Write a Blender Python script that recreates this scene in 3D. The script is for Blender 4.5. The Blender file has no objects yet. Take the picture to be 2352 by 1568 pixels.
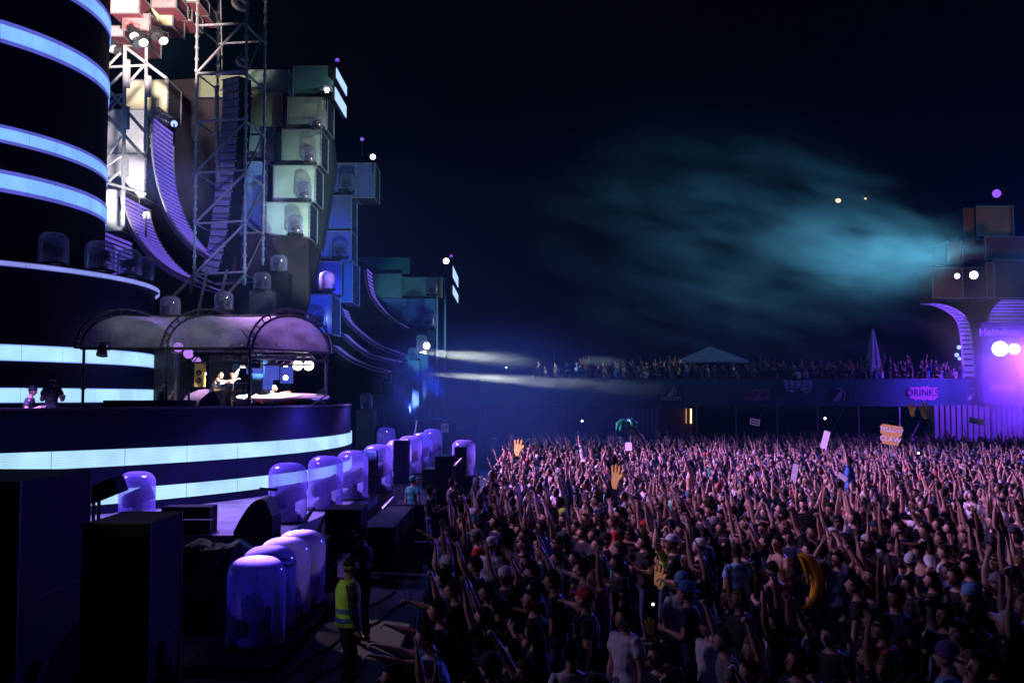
import bpy, bmesh, math, random
import numpy as np
from mathutils import Vector, Matrix, noise
S = bpy.context.scene
COL = S.collection
R = math.radians
FD, CX, CY, CAMZ, PITCH = 2286.7, 1176.0, 784.0, 4.0, R(3.2)

# ------------------------------------------------------------------ camera
cam_data = bpy.data.cameras.new('camera'); cam = bpy.data.objects.new('camera', cam_data); COL.objects.link(cam)
cam.location = (0, 0, CAMZ); cam.rotation_euler = (R(90) + PITCH, 0, 0)
cam_data.lens = 35; cam_data.sensor_width = 36; cam_data.clip_start = 0.1; cam_data.clip_end = 1500
S.camera = cam
# ------------------------------------------------------------------ render / view
S.view_settings.view_transform = 'Standard'; S.view_settings.look = 'None'
S.view_settings.exposure = 0; S.view_settings.gamma = 1
S.render.engine = 'CYCLES'
cy = S.cycles
cy.use_denoising = True
cy.max_bounces = 5; cy.diffuse_bounces = 1; cy.glossy_bounces = 2; cy.transmission_bounces = 4
cy.volume_bounces = 0; cy.transparent_max_bounces = 14
cy.sample_clamp_indirect = 2.0; cy.sample_clamp_direct = 0
cy.volume_step_rate = 3.0; cy.volume_max_steps = 64
cy.use_light_tree = True
# ------------------------------------------------------------------ world: night sky
world = bpy.data.worlds.new("World"); S.world = world; world.use_nodes = True
wn = world.node_tree; wn.nodes.clear()
wo = wn.nodes.new('ShaderNodeOutputWorld'); wb = wn.nodes.new('ShaderNodeBackground')
wb.inputs[0].default_value = (0.10, 0.22, 1.0, 1); wb.inputs[1].default_value = 0.0028
wn.links.new(wb.outputs[0], wo.inputs[0])

# ------------------------------------------------------------------ pixel -> point at a real distance
def P(x, y, Y):
    u = (x - CX) / FD; v = (CY - y) / FD
    t = Y / (math.cos(PITCH) - v * math.sin(PITCH))
    return Vector((u * t, Y, CAMZ + t * (math.sin(PITCH) + v * math.cos(PITCH))))
def z1(x, y): return (x * .42, y * .42)
def z4(x, y): return ((500 + x / 2.613) * .9408, (100 + y / 2.613) * .9408)
def z5(x, y): return ((600 + x / 2.412) * .9408, (600 + y / 2.412) * .9408)
def zr(x, y): return ((2050 + x / 2.413) * .9408, (400 + y / 2.413) * .9408)
def zt(x, y): return ((250 + x / 4.9) * .9408, (y / 4.9) * .9408)
def zd(x, y): return (x * .36, 508 + y * .36)

# ------------------------------------------------------------------ lights
def spot(loc, target, color, power, angle, blend=.3, radius=.1):
    l = bpy.data.lights.new('spotlight', 'SPOT'); l.color = color; l.energy = power
    l.spot_size = R(angle); l.spot_blend = blend; l.shadow_soft_size = radius
    o = bpy.data.objects.new('spotlight', l); COL.objects.link(o); o.location = loc
    o.rotation_euler = (Vector(target) - Vector(loc)).to_track_quat('-Z', 'Y').to_euler()
    return o
def point(loc, color, power, radius=.1):
    l = bpy.data.lights.new('lamp', 'POINT'); l.color = color; l.energy = power; l.shadow_soft_size = radius
    o = bpy.data.objects.new('lamp', l); COL.objects.link(o); o.location = loc
    return o
# stage washes over the crowd
spot((-15, 38, 13), (9, 31, 1), (.70, .34, 1), 76000, 58, .8, .35)
spot((-8, 19, 9.5), (8, 18.5, 1.4), (.72, .40, 1), 5600, 56, .9, .3)
spot((-13, 58, 12), (9, 42, 1), (.58, .32, 1), 30000, 46, .8, .4)
spot((27, 50, 12), (15, 26, 1), (.10, .09, 1), 36000, 84, .8, .3)
spot((-10, 12, 7.0), (5, 11, 1.4), (.66, .45, 1), 800, 62, .9, .4)
# white, green and blue washes on the stage towers
spot((-15.6, 40.5, 11), (-18.2, 47, 15), (1, .93, .98), 5200, 48, .5, .2)
spot((-6.4, 38.5, 5), (-9.2, 50, 12.6), (.70, 1, .96), 8000, 34, .6, .2)
spot((-14, 36, 5), (-12.4, 52, 14.5), (.68, 1, .90), 15000, 22, .6, .2)
spot((-11, 42, 4), (-12.4, 52, 10.0), (.15, .35, 1), 6000, 18, .5, .2)
spot((-14.5, 38, 17.5), (-17.0, 46, 22), (1, .80, .74), 15000, 56, .5, .2)
spot((-14, 27, 10.5), (-20.5, 32.5, 8.6), (.5, .5, 1), 5000, 34, .5, .2)  # added fill that brightens the plinth rim domes
spot((-3, 44, 4), (-10.5, 62, 11), (.05, .10, 1), 15000, 26, .6, .2)
spot((-5, 52, 3), (-10.5, 62, 10), (.09, .14, 1), 12000, 22, .6, .2)
spot((-5, 62, 4), (-8, 85, 12), (.10, .42, .60), 9000, 20, .5, .2)
spot((-7, 70, 3), (-8, 85, 9), (.12, .2, 1), 5000, 30, .6, .2)
# violet wash over the drum, deck front, ramps
spot((-4, 30, 2.3), (-20, 48, 9), (.15, .13, 1), 1500, 60, .7, .2)
# low stage wash (violet) seen on the floor and in the glass domes
for p, w in (((-8, 24.2, 3.4), 250), ((-7, 27.5, 3.2), 200), ((-6.2, 31.5, 3.2), 200), ((-5.9, 37, 3.4), 260), ((-5.5, 43, 3.4), 260), ((-12.5, 24, 3.2), 200)):
    spot((p[0] + .5, p[1], 4.7), (p[0] + .7, p[1], 1), (.32, .18, 1), w * 8.0, 118, .5, .4)
# DJ booth
spot((-7, 25, 12.5), (-11, 33.6, 6.5), (.80, .85, 1), 2600, 30, .5, .2)  # added white fill on the canopy roof film
spot((-8.9, 33.0, 5.0), (-9.9, 34.2, 3.9), (1, .84, .78), 800, 74, .5, .1)
spot((-7.9, 34.0, 5.1), (-8.3, 34.2, 3.8), (1, .86, .76), 420, 100, .5, .1)
point((-12.5, 34.2, 5.9), (.45, .25, 1), 70, .15)
point((-11, 36.5, 5.4), (.15, .2, 1), 90, .2)
# teal smoke beams from the far right tower
for (tx, tz, w, a) in ((8, 12.3, .6, 34), (8, 14.5, .22, 80), (8, 9.2, .35, 7), (8, 17.2, .30, 5), (8, 20.5, .25, 4), (8, 6.8, .25, 14)):
    spot((28.2, 57.6, 12.6), (tx, 57.4, tz), (.12, .50, .74), 30000 * w, a, 1., .15)
spot((55, 57.5, 15), (4, 57.5, 14), (.08, .38, .78), 46000, 26, .9, .3)  # added lamp out of frame, spreads teal through the middle of the smoke
# violet glow at the far right tower
spot((28.4, 53.0, 6.6), (28.8, 58, 4.6), (.17, .04, 1), 15000, 104, .8, .3)
spot((33.5, 54.0, 7.5), (28.0, 56.5, 4.6), (.17, .04, 1), 15000, 84, .9, .3)
spot((22, 50, 3), (28, 60, 13.5), (1, .60, .34), 1500, 34, .6, .2)
# low haze by the stage edge
spot((-6, 60, 9.5), (3, 46, 1), (.03, .14, .8), 11000, 70, .8, .2)
spot(tuple(P(900, 800, 61.5)), tuple(P(1260, 836, 61.5)), (.80, .92, .84), 36000, 9, .8, .1)
spot(tuple(P(880, 850, 58.6)), tuple(P(1560, 899, 58.6)), (.80, .92, .84), 110000, 4.6, .9, .1)
# floor patch beside the steward, shirt and vest accents
spot((-7.5, 23.5, 6.2), (-2.2, 16.9, 0), (.85, .6, .75), 2600, 11, .1, .05)
spot((-6.5, 8.5, 5.0), (-2.3, 13.6, 1.2), (.85, 1, .75), 260, 16, .5, .05)

# ------------------------------------------------------------------ materials
MATS = {}
def mat(name, base=(.5, .5, .5), rough=.6, metal=0., var=.15, scale=6., bump=.0, emit=None, es=1., spec=.4, stretch=(1, 1, 1)):
    if name in MATS: return MATS[name]
    m = bpy.data.materials.new(name); m.use_nodes = True; nt = m.node_tree; b = nt.nodes['Principled BSDF']
    b.inputs['Roughness'].default_value = rough; b.inputs['Metallic'].default_value = metal
    b.inputs['Specular IOR Level'].default_value = spec
    tc = nt.nodes.new('ShaderNodeTexCoord'); mp = nt.nodes.new('ShaderNodeMapping'); mp.inputs['Scale'].default_value = stretch
    nz = nt.nodes.new('ShaderNodeTexNoise'); nz.inputs['Scale'].default_value = scale; nz.inputs['Detail'].default_value = 5
    nt.links.new(tc.outputs['Object'], mp.inputs[0]); nt.links.new(mp.outputs[0], nz.inputs['Vector'])
    mr = nt.nodes.new('ShaderNodeMapRange'); mr.inputs[1].default_value = .3; mr.inputs[2].default_value = .7
    mr.inputs[3].default_value = 1 - var; mr.inputs[4].default_value = 1 + var
    nt.links.new(nz.outputs[0], mr.inputs[0])
    mx = nt.nodes.new('ShaderNodeVectorMath'); mx.operation = 'SCALE'; mx.inputs[0].default_value = base
    nt.links.new(mr.outputs[0], mx.inputs['Scale']); nt.links.new(mx.outputs[0], b.inputs['Base Color'])
    if bump:
        bp = nt.nodes.new('ShaderNodeBump'); bp.inputs['Strength'].default_value = bump; bp.inputs['Distance'].default_value = .02
        nt.links.new(nz.outputs[0], bp.inputs['Height']); nt.links.new(bp.outputs[0], b.inputs['Normal'])
    if emit:
        b.inputs['Emission Color'].default_value = (*emit, 1); b.inputs['Emission Strength'].default_value = es
    MATS[name] = m; return m
def led(name, bright, dim, lo, hi, es=1.):
    """LED tape wall: fine rows of diodes across the panel's height (object z), brighter in the middle rows."""
    m = bpy.data.materials.new(name); m.use_nodes = True; nt = m.node_tree; b = nt.nodes['Principled BSDF']
    b.inputs['Base Color'].default_value = (.02, .02, .03, 1)
    tc = nt.nodes.new('ShaderNodeTexCoord'); sp = nt.nodes.new('ShaderNodeSeparateXYZ'); nt.links.new(tc.outputs['Object'], sp.inputs[0])
    mr = nt.nodes.new('ShaderNodeMapRange'); mr.inputs[1].default_value = lo; mr.inputs[2].default_value = hi
    nt.links.new(sp.outputs['Z'], mr.inputs[0])
    cr = nt.nodes.new('ShaderNodeValToRGB'); e = cr.color_ramp
    e.elements[0].position = 0; e.elements[0].color = (*dim, 1); e.elements[1].position = 1; e.elements[1].color = (*dim, 1)
    for p, c in ((.17, dim), (.20, bright), (.80, bright), (.83, dim)):
        k = e.elements.new(p); k.color = (*c, 1)
    nt.links.new(mr.outputs[0], cr.inputs[0])
    wv = nt.nodes.new('ShaderNodeMath'); wv.operation = 'MULTIPLY'; wv.inputs[1].default_value = 160
    sn = nt.nodes.new('ShaderNodeMath'); sn.operation = 'SINE'
    nt.links.new(sp.outputs['Z'], wv.inputs[0]); nt.links.new(wv.outputs[0], sn.inputs[0])
    m2 = nt.nodes.new('ShaderNodeMapRange'); m2.inputs[1].default_value = -1; m2.inputs[2].default_value = 1
    m2.inputs[3].default_value = es * .8; m2.inputs[4].default_value = es * 1.1; nt.links.new(sn.outputs[0], m2.inputs[0])
    nt.links.new(cr.outputs[0], b.inputs['Emission Color']); nz = nt.nodes.new('ShaderNodeTexNoise'); nz.inputs['Scale'].default_value = .9; nz.inputs['Detail'].default_value = 8; nt.links.new(tc.outputs['Object'], nz.inputs['Vector'])
    m3 = nt.nodes.new('ShaderNodeMapRange'); m3.inputs[1].default_value = .35; m3.inputs[2].default_value = .65; m3.inputs[3].default_value = .86; m3.inputs[4].default_value = 1.12; nt.links.new(nz.outputs[0], m3.inputs[0])
    m4 = nt.nodes.new('ShaderNodeMath'); m4.operation = 'MULTIPLY'; nt.links.new(m2.outputs[0], m4.inputs[0]); nt.links.new(m3.outputs[0], m4.inputs[1]); nt.links.new(m4.outputs[0], b.inputs['Emission Strength'])
    return m
def glow(name, c, s=1.): return mat(name, (.05, .05, .05), .4, 0, .0, 1, 0, c, s)
M_black = mat('black paint', (.010, .011, .014), .5, 0, .3, 3)
M_blackgloss = mat('gloss black cladding', (.0022, .0035, .018), .65, 0, .35, 2, 0, None, 1., .10)
M_case = mat('black ply case', (.002, .0025, .006), .75, 0, .3, 5, .1, None, 1., .12)
M_cloth = mat('black tarpaulin', (.012, .012, .016), .38, 0, .3, 4, .5)
M_steel = mat('galvanised steel', (.42, .42, .44), .42, .7, .25, 9)
M_dsteel = mat('dark steel', (.05, .05, .055), .4, .5, .2, 9)
spot((-9, 36, 9), (-13.2, 46, 12), (.40, .38, 1), 4200, 30, .6, .2)  # added fill spot that brightens the hanging speaker grilles
M_grille = mat('speaker grille', (.030, .030, .036), .5, .3, .4, 60)
M_asphalt = mat('asphalt', (.050, .048, .050), .85, 0, .5, 14, .3)
M_floor = mat('stage floor', (.22, .21, .23), .45, 0, .35, 1.2, .05)
M_panelbrown = mat('brown backing panels', (.024, .015, .022), .6, 0, .2, 1.5)
M_white = mat('white paint', (.75, .75, .76), .5, 0, .08, 3)
M_spotw = glow('white lamp lens', (.85, 1, .95), 12)
M_spotb = glow('blue lamp lens', (.25, .35, 1), 2.5)
M_spotp = glow('violet lamp lens', (.30, .10, 1), 1.1)
M_warm = glow('warm lamp lens', (1, .75, .4), 8)
M_rubber = mat('seam', (.02, .04, .10), .6)

# ------------------------------------------------------------------ geometry builder
class G:
    def __init__(s): s.v = []; s.f = []
    def loft(s, secs, n=8, cap=True, power=1.0, close=False):
        """secs: (centre, u, v, a, b)"""
        b0 = len(s.v)
        for c, u, v, a, b in secs:
            for k in range(n):
                t = 2 * math.pi * k / n; ct, st = math.cos(t), math.sin(t)
                if power != 1:
                    ct = math.copysign(abs(ct) ** power, ct); st = math.copysign(abs(st) ** power, st)
                s.v.append(tuple(c + u * (a * ct) + v * (b * st)))
        m = len(secs)
        for i in range(m if close else m - 1):
            j = (i + 1) % m
            for k in range(n):
                l = (k + 1) % n
                s.f.append((b0 + i * n + k, b0 + i * n + l, b0 + j * n + l, b0 + j * n + k))
        if cap and not close:
            s.f.append(tuple(b0 + k for k in range(n))[::-1]); s.f.append(tuple(b0 + (m - 1) * n + k for k in range(n)))
    def tube(s, pts, rad, n=8, ref=None, cap=True, roundend=False):
        pts = [Vector(p) for p in pts]
        if not isinstance(rad, (list, tuple)): rad = [rad] * len(pts)
        t0 = (pts[1] - pts[0]).normalized()
        u = Vector(ref) if ref is not None else (Vector((0, 0, 1)) if abs(t0.z) < .9 else Vector((1, 0, 0)))
        secs = []
        for i, p in enumerate(pts):
            a = pts[max(i - 1, 0)]; b = pts[min(i + 1, len(pts) - 1)]
            t = (b - a).normalized(); u = (u - t * u.dot(t)).normalized(); v = t.cross(u)
            r = rad[i]; ra, rb = (r if isinstance(r, (tuple, list)) else (r, r))
            secs.append((p, u.copy(), v, ra, rb))
            if roundend and i == len(pts) - 1:
                for q in (.55, .85, 1.0):
                    k = math.sqrt(max(1 - q * q, .0004)); secs.append((p + t * (q * max(ra, rb)), u.copy(), v, ra * k, rb * k))
        s.loft(secs, n, cap)
    def box(s, c, size, rot=None):
        b0 = len(s.v); c = Vector(c); h = Vector(size) / 2
        for x in (-1, 1):
            for y in (-1, 1):
                for z in (-1, 1):
                    q = Vector((x * h.x, y * h.y, z * h.z))
                    if rot is not None: q = rot @ q
                    s.v.append(tuple(c + q))
        for f in ((0, 1, 3, 2), (4, 6, 7, 5), (0, 4, 5, 1), (2, 3, 7, 6), (0, 2, 6, 4), (1, 5, 7, 3)):
            s.f.append(tuple(b0 + i for i in f))
    def box2(s, a, b):
        a = Vector(a); b = Vector(b); s.box((a + b) / 2, (abs(b.x - a.x), abs(b.y - a.y), abs(b.z - a.z)))
    def lathe(s, prof, n=24, c=(0, 0, 0), cap=False, axis=None):
        b0 = len(s.v); c = Vector(c); q = axis if axis is not None else Matrix.Identity(3)
        for r, z in prof:
            for k in range(n):
                t = 2 * math.pi * k / n; s.v.append(tuple(c + q @ Vector((r * math.cos(t), r * math.sin(t), z))))
        for i in range(len(prof) - 1):
            for k in range(n):
                l = (k + 1) % n; s.f.append((b0 + i * n + k, b0 + i * n + l, b0 + (i + 1) * n + l, b0 + (i + 1) * n + k))
        if cap:
            s.f.append(tuple(b0 + k for k in range(n))[::-1]); s.f.append(tuple(b0 + (len(prof) - 1) * n + k for k in range(n)))
    def prism(s, pts, d):
        """planar outline pts extruded by vector d"""
        b0 = len(s.v); n = len(pts); d = Vector(d)
        s.v += [tuple(Vector(p)) for p in pts] + [tuple(Vector(p) + d) for p in pts]
        s.f.append(tuple(range(b0, b0 + n))[::-1]); s.f.append(tuple(range(b0 + n, b0 + 2 * n)))
        for k in range(n):
            l = (k + 1) % n; s.f.append((b0 + k, b0 + l, b0 + n + l, b0 + n + k))
    def ell(s, c, r, n=10, m=7, M=None):
        b0 = len(s.v); c = Vector(c)
        for i in range(m + 1):
            th = math.pi * i / m
            for k in range(n):
                t = 2 * math.pi * k / n
                q = Vector((r[0] * math.sin(th) * math.cos(t), r[1] * math.sin(th) * math.sin(t), r[2] * math.cos(th)))
                if M is not None: q = M @ q
                s.v.append(tuple(c + q))
        for i in range(m):
            for k in range(n):
                l = (k + 1) % n; s.f.append((b0 + i * n + k, b0 + (i + 1) * n + k, b0 + (i + 1) * n + l, b0 + i * n + l))
    def mesh(s, name, m=None, smooth=False):
        me = bpy.data.meshes.new(name); me.from_pydata(s.v, [], s.f)
        bm = bmesh.new(); bm.from_mesh(me); bmesh.ops.remove_doubles(bm, verts=bm.verts, dist=1e-5)
        bmesh.ops.recalc_face_normals(bm, faces=bm.faces); bm.to_mesh(me); bm.free()
        if smooth:
            me.polygons.foreach_set('use_smooth', [True] * len(me.polygons))
            try: me.set_sharp_from_angle(angle=R(42))
            except Exception: pass
        if m: me.materials.append(m)
        return me
    def build(s, name, m=None, parent=None, smooth=False, **kw):
        o = bpy.data.objects.new(name, s.mesh(name, m, smooth)); COL.objects.link(o)
        if parent is not None: o.parent = parent
        tag(o, **kw); return o
def tag(o, label=None, cat=None, group=None, kind=None):
    if label: o['label'] = label
    if cat: o['category'] = cat
    if group: o['group'] = group
    if kind: o['kind'] = kind
    return o
def empty(name, loc, label, cat, group=None, rz=0):
    o = bpy.data.objects.new(name, None); COL.objects.link(o); o.location = loc; o.rotation_euler.z = rz
    o.empty_display_size = .2
    return tag(o, label, cat, group)
def copy_tree(o, parent=None):
    c = o.copy(); COL.objects.link(c)
    if parent is not None: c.parent = parent
    for ch in list(o.children): copy_tree(ch, c)
    return c
def text_mesh(txt, size, m, name, parent, loc, rot, depth=.01, bold=0.0):
    cu = bpy.data.curves.new(name, 'FONT'); cu.body = txt; cu.size = size; cu.extrude = depth; cu.offset = bold
    cu.align_x = 'CENTER'; cu.align_y = 'CENTER'
    t = bpy.data.objects.new(name, cu); COL.objects.link(t)
    bpy.context.view_layer.update()
    me = bpy.data.meshes.new_from_object(t.evaluated_get(bpy.context.evaluated_depsgraph_get()))
    bpy.data.objects.remove(t)
    me.materials.clear(); me.materials.append(m)
    o = bpy.data.objects.new(name, me); COL.objects.link(o); o.parent = parent; o.location = loc; o.rotation_euler = rot
    return o
UPR = (R(90), 0, 0)
# ================================================================== SETTING
g = G(); g.box2((-150, -30, -.5), (150, 220, 0)); g.build('ground', M_asphalt, kind='structure')

# ------------------------------------------------------------------ the round stage
C0 = Vector((-22.7, 36.5, 0))
def arc(R0, a0, a1, n):
    return [(C0 + Vector((R0 * math.cos(a0 + (a1 - a0) * i / n), R0 * math.sin(a0 + (a1 - a0) * i / n), 0))) for i in range(n + 1)]
def zat(R0, x, y):
    """height on the drum of radius R0 (its near side) at picture point x,y"""
    u = (x - CX) / FD; d = Vector((u, 1)).normalized(); c = Vector((C0.x, C0.y))
    b = d.dot(c); r = b - math.sqrt(max(b * b - (c.length_squared - R0 * R0), 0)); return P(x, y, r * d.y).z
def drum(name, R0, za, zb, m, parent, n=128, cap=True):
    g = G(); g.lathe([(R0, za), (R0, zb)], n, (C0.x, C0.y, 0), cap); return g.build(name, m, parent, True)
def ring(name, R0, za, zb, m, parent, a0=0., a1=2 * math.pi, npan=40, gap=.0015):
    """a belt of flat LED panels standing on the drum, thin dark joints between"""
    g = G()
    for i in range(npan):
        p0 = a0 + (a1 - a0) * (i + gap * 2) / npan; p1 = a0 + (a1 - a0) * (i + 1 - gap * 2) / npan
        sub = 4
        for j in range(sub):
            q0 = p0 + (p1 - p0) * j / sub; q1 = p0 + (p1 - p0) * (j + 1) / sub
            vs = []
            for (q, r, z) in ((q0, R0, za), (q1, R0, za), (q1, R0, zb), (q0, R0, zb)):
                vs.append((C0.x + r * math.cos(q), C0.y + r * math.sin(q), z))
            b0 = len(g.v); g.v += vs; g.f.append((b0, b0 + 1, b0 + 2, b0 + 3))
    me = bpy.data.meshes.new(name); me.from_pydata(g.v, [], g.f); me.materials.append(m)
    o = bpy.data.objects.new(name, me); COL.objects.link(o); o.parent = parent; return o
R1, R2, R3 = 7.1, 9.0, 16.6
tower = empty('round_tower', (0, 0, 0), 'huge black round tower wrapped in glowing blue bands at the left edge', 'stage tower')
tower.location = (0, 0, 0)
zr2 = zat(R2, 0, 603)
drum('tower_wall', R1, zr2 - .3, 26, M_blackgloss, tower)
DIM = (.10, .11, .62); BR = (.25, .56, 1.15)
ytop = [(P(245, 60, 39.3).z, P(245, 103, 39.3).z), (zat(R1, 0, 53), zat(R1, 0, 105)), (zat(R1, 0, 290), zat(R1, 0, 331)), (zat(R1, 0, 392), zat(R1, 0, 443))]
for i, (zt_, zb_) in enumerate(ytop):
    if i == 0: zt_, zb_ = ytop[0]; 
    ring('light_band', R1 + .05, zb_, zt_, led('led band', BR, DIM, zb_, zt_, 1.), tower)
base = empty('round_plinth', (0, 0, 0), 'wide black round plinth with rim light under the banded tower', 'stage plinth')
drum('plinth_wall', R2, 2.9, zr2 - .02, M_blackgloss, base)
drum('plinth_deck', R2 + .12, zr2 - .02, zr2 + .06, M_dsteel, base)
ring('rim_light', R2 + .17, zr2 - .12, zr2 + .05, led('rim led', (.30, .36, .95), (.2, .2, .7), zr2 - .12, zr2 + .05, .9), base)
BR2 = (.42, .76, 1)
for ya, yb in ((790, 828), (890, 925)):
    za, zb = zat(R2, 0, ya), zat(R2, 0, yb)
    ring('light_band', R2 + .05, zb, za, led('led band pale', BR2, (.25, .4, 1), zb - .1, za + .1, 1.15), base)
# DJ deck
deck = empty('stage_deck', (0, 0, 0), 'large round black stage deck with two pale glowing belts', 'stage deck')
zlip = 3.71; zf = 3.0
drum('deck_wall', R3, 0, zlip - .02, M_blackgloss, deck, 192, False)
g = G(); g.lathe([(R3 + .03, zlip - .03), (R3 + .03, zlip + .03), (R3 - .12, zlip + .03), (R3 - .12, zlip - .03)], 192, (C0.x, C0.y, 0)); g.build('deck_rail', M_dsteel, deck, True)
g = G(); g.lathe([(R3 - .05, zf - .1), (R3 - .05, zf), (R2 + .2, zf), (R2 + .2, zf - .1)], 128, (C0.x, C0.y, 0)); g.build('deck_floor', M_dsteel, deck)
for ya, yb in ((1040.5, 1083), (1140, 1176)):
    za, zb = zat(R3, 0, ya), zat(R3, 0, yb)
    ring('light_band', R3 + .04, zb, za, led('led belt', (.45, .78, 1), (.3, .5, 1), zb - .12, za + .12, 1.1), deck, -2.6, 1.2, 34)
zlow = 1.05
g = G(); pts = [(-5.0, 21.5), (-4.05, 34), (-3.5, 62), (-40, 62), (-40, 21.5)]
g.prism([(x, y, 0) for x, y in pts], (0, 0, zlow)); g.build('low_stage', M_floor, None, label='low grey stage platform lit violet along the deck', cat='stage platform')

# DJ riser
riser = empty('booth_riser', (0, 0, 0), 'dark raised booth floor under the arched clear roof', 'stage riser')
g = G(); f0 = [P(235, 935, 31.2), P(600, 938, 31.2), P(770, 935, 35.5), P(560, 930, 38.5), P(300, 930, 38.5)]
g.prism([(p.x, p.y, zf) for p in f0], (0, 0, .22)); g.build('riser_floor', M_black, riser)
ZR = zf + .22

# ------------------------------------------------------------------ arched canopy
def clear_mat(name, tint, alpha, rough=.25, var=.5, scale=.7, trans=.5):
    m = bpy.data.materials.new(name); m.use_nodes = True; nt = m.node_tree; nt.nodes.clear(); N = nt.nodes.new; L = nt.links.new
    out = N('ShaderNodeOutputMaterial'); tr = N('ShaderNodeBsdfTransparent'); tr.inputs[0].default_value = (.9, .9, 1, 1)
    df = N('ShaderNodeBsdfDiffuse'); df.inputs[0].default_value = (*tint, 1)
    tl = N('ShaderNodeBsdfTranslucent'); tl.inputs[0].default_value = (*tint, 1)
    gl = N('ShaderNodeBsdfGlossy'); gl.inputs['Roughness'].default_value = rough
    m1 = N('ShaderNodeMixShader'); m1.inputs[0].default_value = trans; L(df.outputs[0], m1.inputs[1]); L(tl.outputs[0], m1.inputs[2])
    m2 = N('ShaderNodeMixShader'); m2.inputs[0].default_value = .16; L(m1.outputs[0], m2.inputs[1]); L(gl.outputs[0], m2.inputs[2])
    lw = N('ShaderNodeLayerWeight'); lw.inputs[0].default_value = .35
    tc = N('ShaderNodeTexCoord'); nz = N('ShaderNodeTexNoise'); nz.inputs['Scale'].default_value = scale; nz.inputs['Detail'].default_value = 6
    L(tc.outputs['Object'], nz.inputs['Vector'])
    a = N('ShaderNodeMath'); a.operation = 'MULTIPLY_ADD'; a.inputs[1].default_value = var; a.inputs[2].default_value = alpha - var * .5
    L(nz.outputs[0], a.inputs[0])
    b = N('ShaderNodeMath'); b.operation = 'MULTIPLY_ADD'; b.inputs[1].default_value = .6; b.use_clamp = True
    L(lw.outputs['Facing'], b.inputs[0]); L(a.outputs[0], b.inputs[2])
    m3 = N('ShaderNodeMixShader'); L(b.outputs[0], m3.inputs[0]); L(tr.outputs[0], m3.inputs[1]); L(m2.outputs[0], m3.inputs[2])
    L(m3.outputs[0], out.inputs[0]); return m
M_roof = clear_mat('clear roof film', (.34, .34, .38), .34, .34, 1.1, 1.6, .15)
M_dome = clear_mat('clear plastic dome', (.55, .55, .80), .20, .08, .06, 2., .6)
can = empty('arched_canopy', (0, 0, 0), 'arched clear film roof on dark trusses over the DJ booth', 'canopy')
nl, nr = P(185, 800, 32), P(580, 800, 32); dv = Vector((1.85, 3.3, 0)); rise = 1.18
nl.z = nr.z = (nl.z + nr.z) / 2; eave = nl.z
def archpt(base, k, n=16, out=0.):
    t = math.pi * k / n; return base + dv * (.5 - .5 * math.cos(t)) + Vector((0, 0, (rise + out) * math.sin(t))) + dv.normalized() * (-out * math.cos(t))
g = G(); rows = 24
for i in range(rows + 1):
    b = nl.lerp(nr, i / rows)
    for k in range(17):
        p = archpt(b, k); sag = .05 * math.sin(math.pi * ((i % 12) / 12)) + .02 * noise.noise(p * 2.1)
        g.v.append(tuple(p - Vector((0, 0, sag))))
for i in range(rows):
    for k in range(16):
        a = i * 17 + k; g.f.append((a, a + 1, a + 18, a + 17))
o = g.build('roof_film', M_roof, can, True)
for q in (0, .5, 1.):
    b = nl.lerp(nr, q); g = G()
    g.tube([archpt(b, k) for k in range(17)], .045, 6); g.tube([archpt(b, k, 16, .22) for k in range(17)], .04, 6)
    for k in range(17): g.tube([archpt(b, k), archpt(b, k, 16, .22)], .022, 5)
    g.build('roof_arch', M_dsteel, can, True)
for k, rr in ((0, .05), (16, .05), (8, .03)):
    g = G(); g.tube([archpt(nl, k), archpt(nr, k)], rr, 6); g.build('eave_beam', M_dsteel, can, True)
b = nr; g = G()
g.tube([archpt(b, 0), archpt(b, 16)], .05, 6); g.tube([archpt(b, 0) - Vector((0, 0, .3)), archpt(b, 16) - Vector((0, 0, .3))], .04, 6)
for k in range(9):
    a = archpt(b, 0).lerp(archpt(b, 16), k / 8); c = archpt(b, 0).lerp(archpt(b, 16), min(1, (k + .5) / 8)) - Vector((0, 0, .3)); g.tube([a, c], .02, 5)
g.build('end_truss', M_dsteel, can, True)
# film gable at the open end
g = G(); pts = [archpt(b, k) + Vector((.03, 0, 0)) for k in range(17)]; g.v += [tuple(p) for p in pts]; g.f.append(tuple(range(17)))
me = bpy.data.meshes.new('gable_film'); me.from_pydata(g.v, [], g.f); me.materials.append(clear_mat('gable film', (.12, .12, .16), .08, .16, .5, 1.2, .1)); o = bpy.data.objects.new('gable_film', me); COL.objects.link(o); o.parent = can
for q in (0.02, .5, .985):
    for k in (0, 16):
        p = archpt(nl.lerp(nr, q), k); g = G(); g.tube([(p.x, p.y, zf), (p.x, p.y, p.z)], .05, 8)
        for zz in (.25, .5, .75): g.tube([(p.x, p.y, zf + (p.z - zf) * zz - .04), (p.x, p.y, zf + (p.z - zf) * zz + .04)], .085, 8)
        g.build('post', M_dsteel, can, True)
a, c = archpt(nr, 0), archpt(nl.lerp(nr, .62), 0)
for dy in (.25, 2.9):
    g = G(); d = dv.normalized() * dy
    g.tube([a + d - Vector((0, 0, .15)), c + d - Vector((0, 0, .15))], .04, 6); g.tube([a + d - Vector((0, 0, .45)), c + d - Vector((0, 0, .45))], .03, 6)
    for k in range(8):
        p = a.lerp(c, k / 8) + d; q = a.lerp(c, (k + 1) / 8) + d; g.tube([p - Vector((0, 0, .15)), q - Vector((0, 0, .45))], .02, 5)
    g.build('lighting_truss', M_dsteel, can, True)

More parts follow.
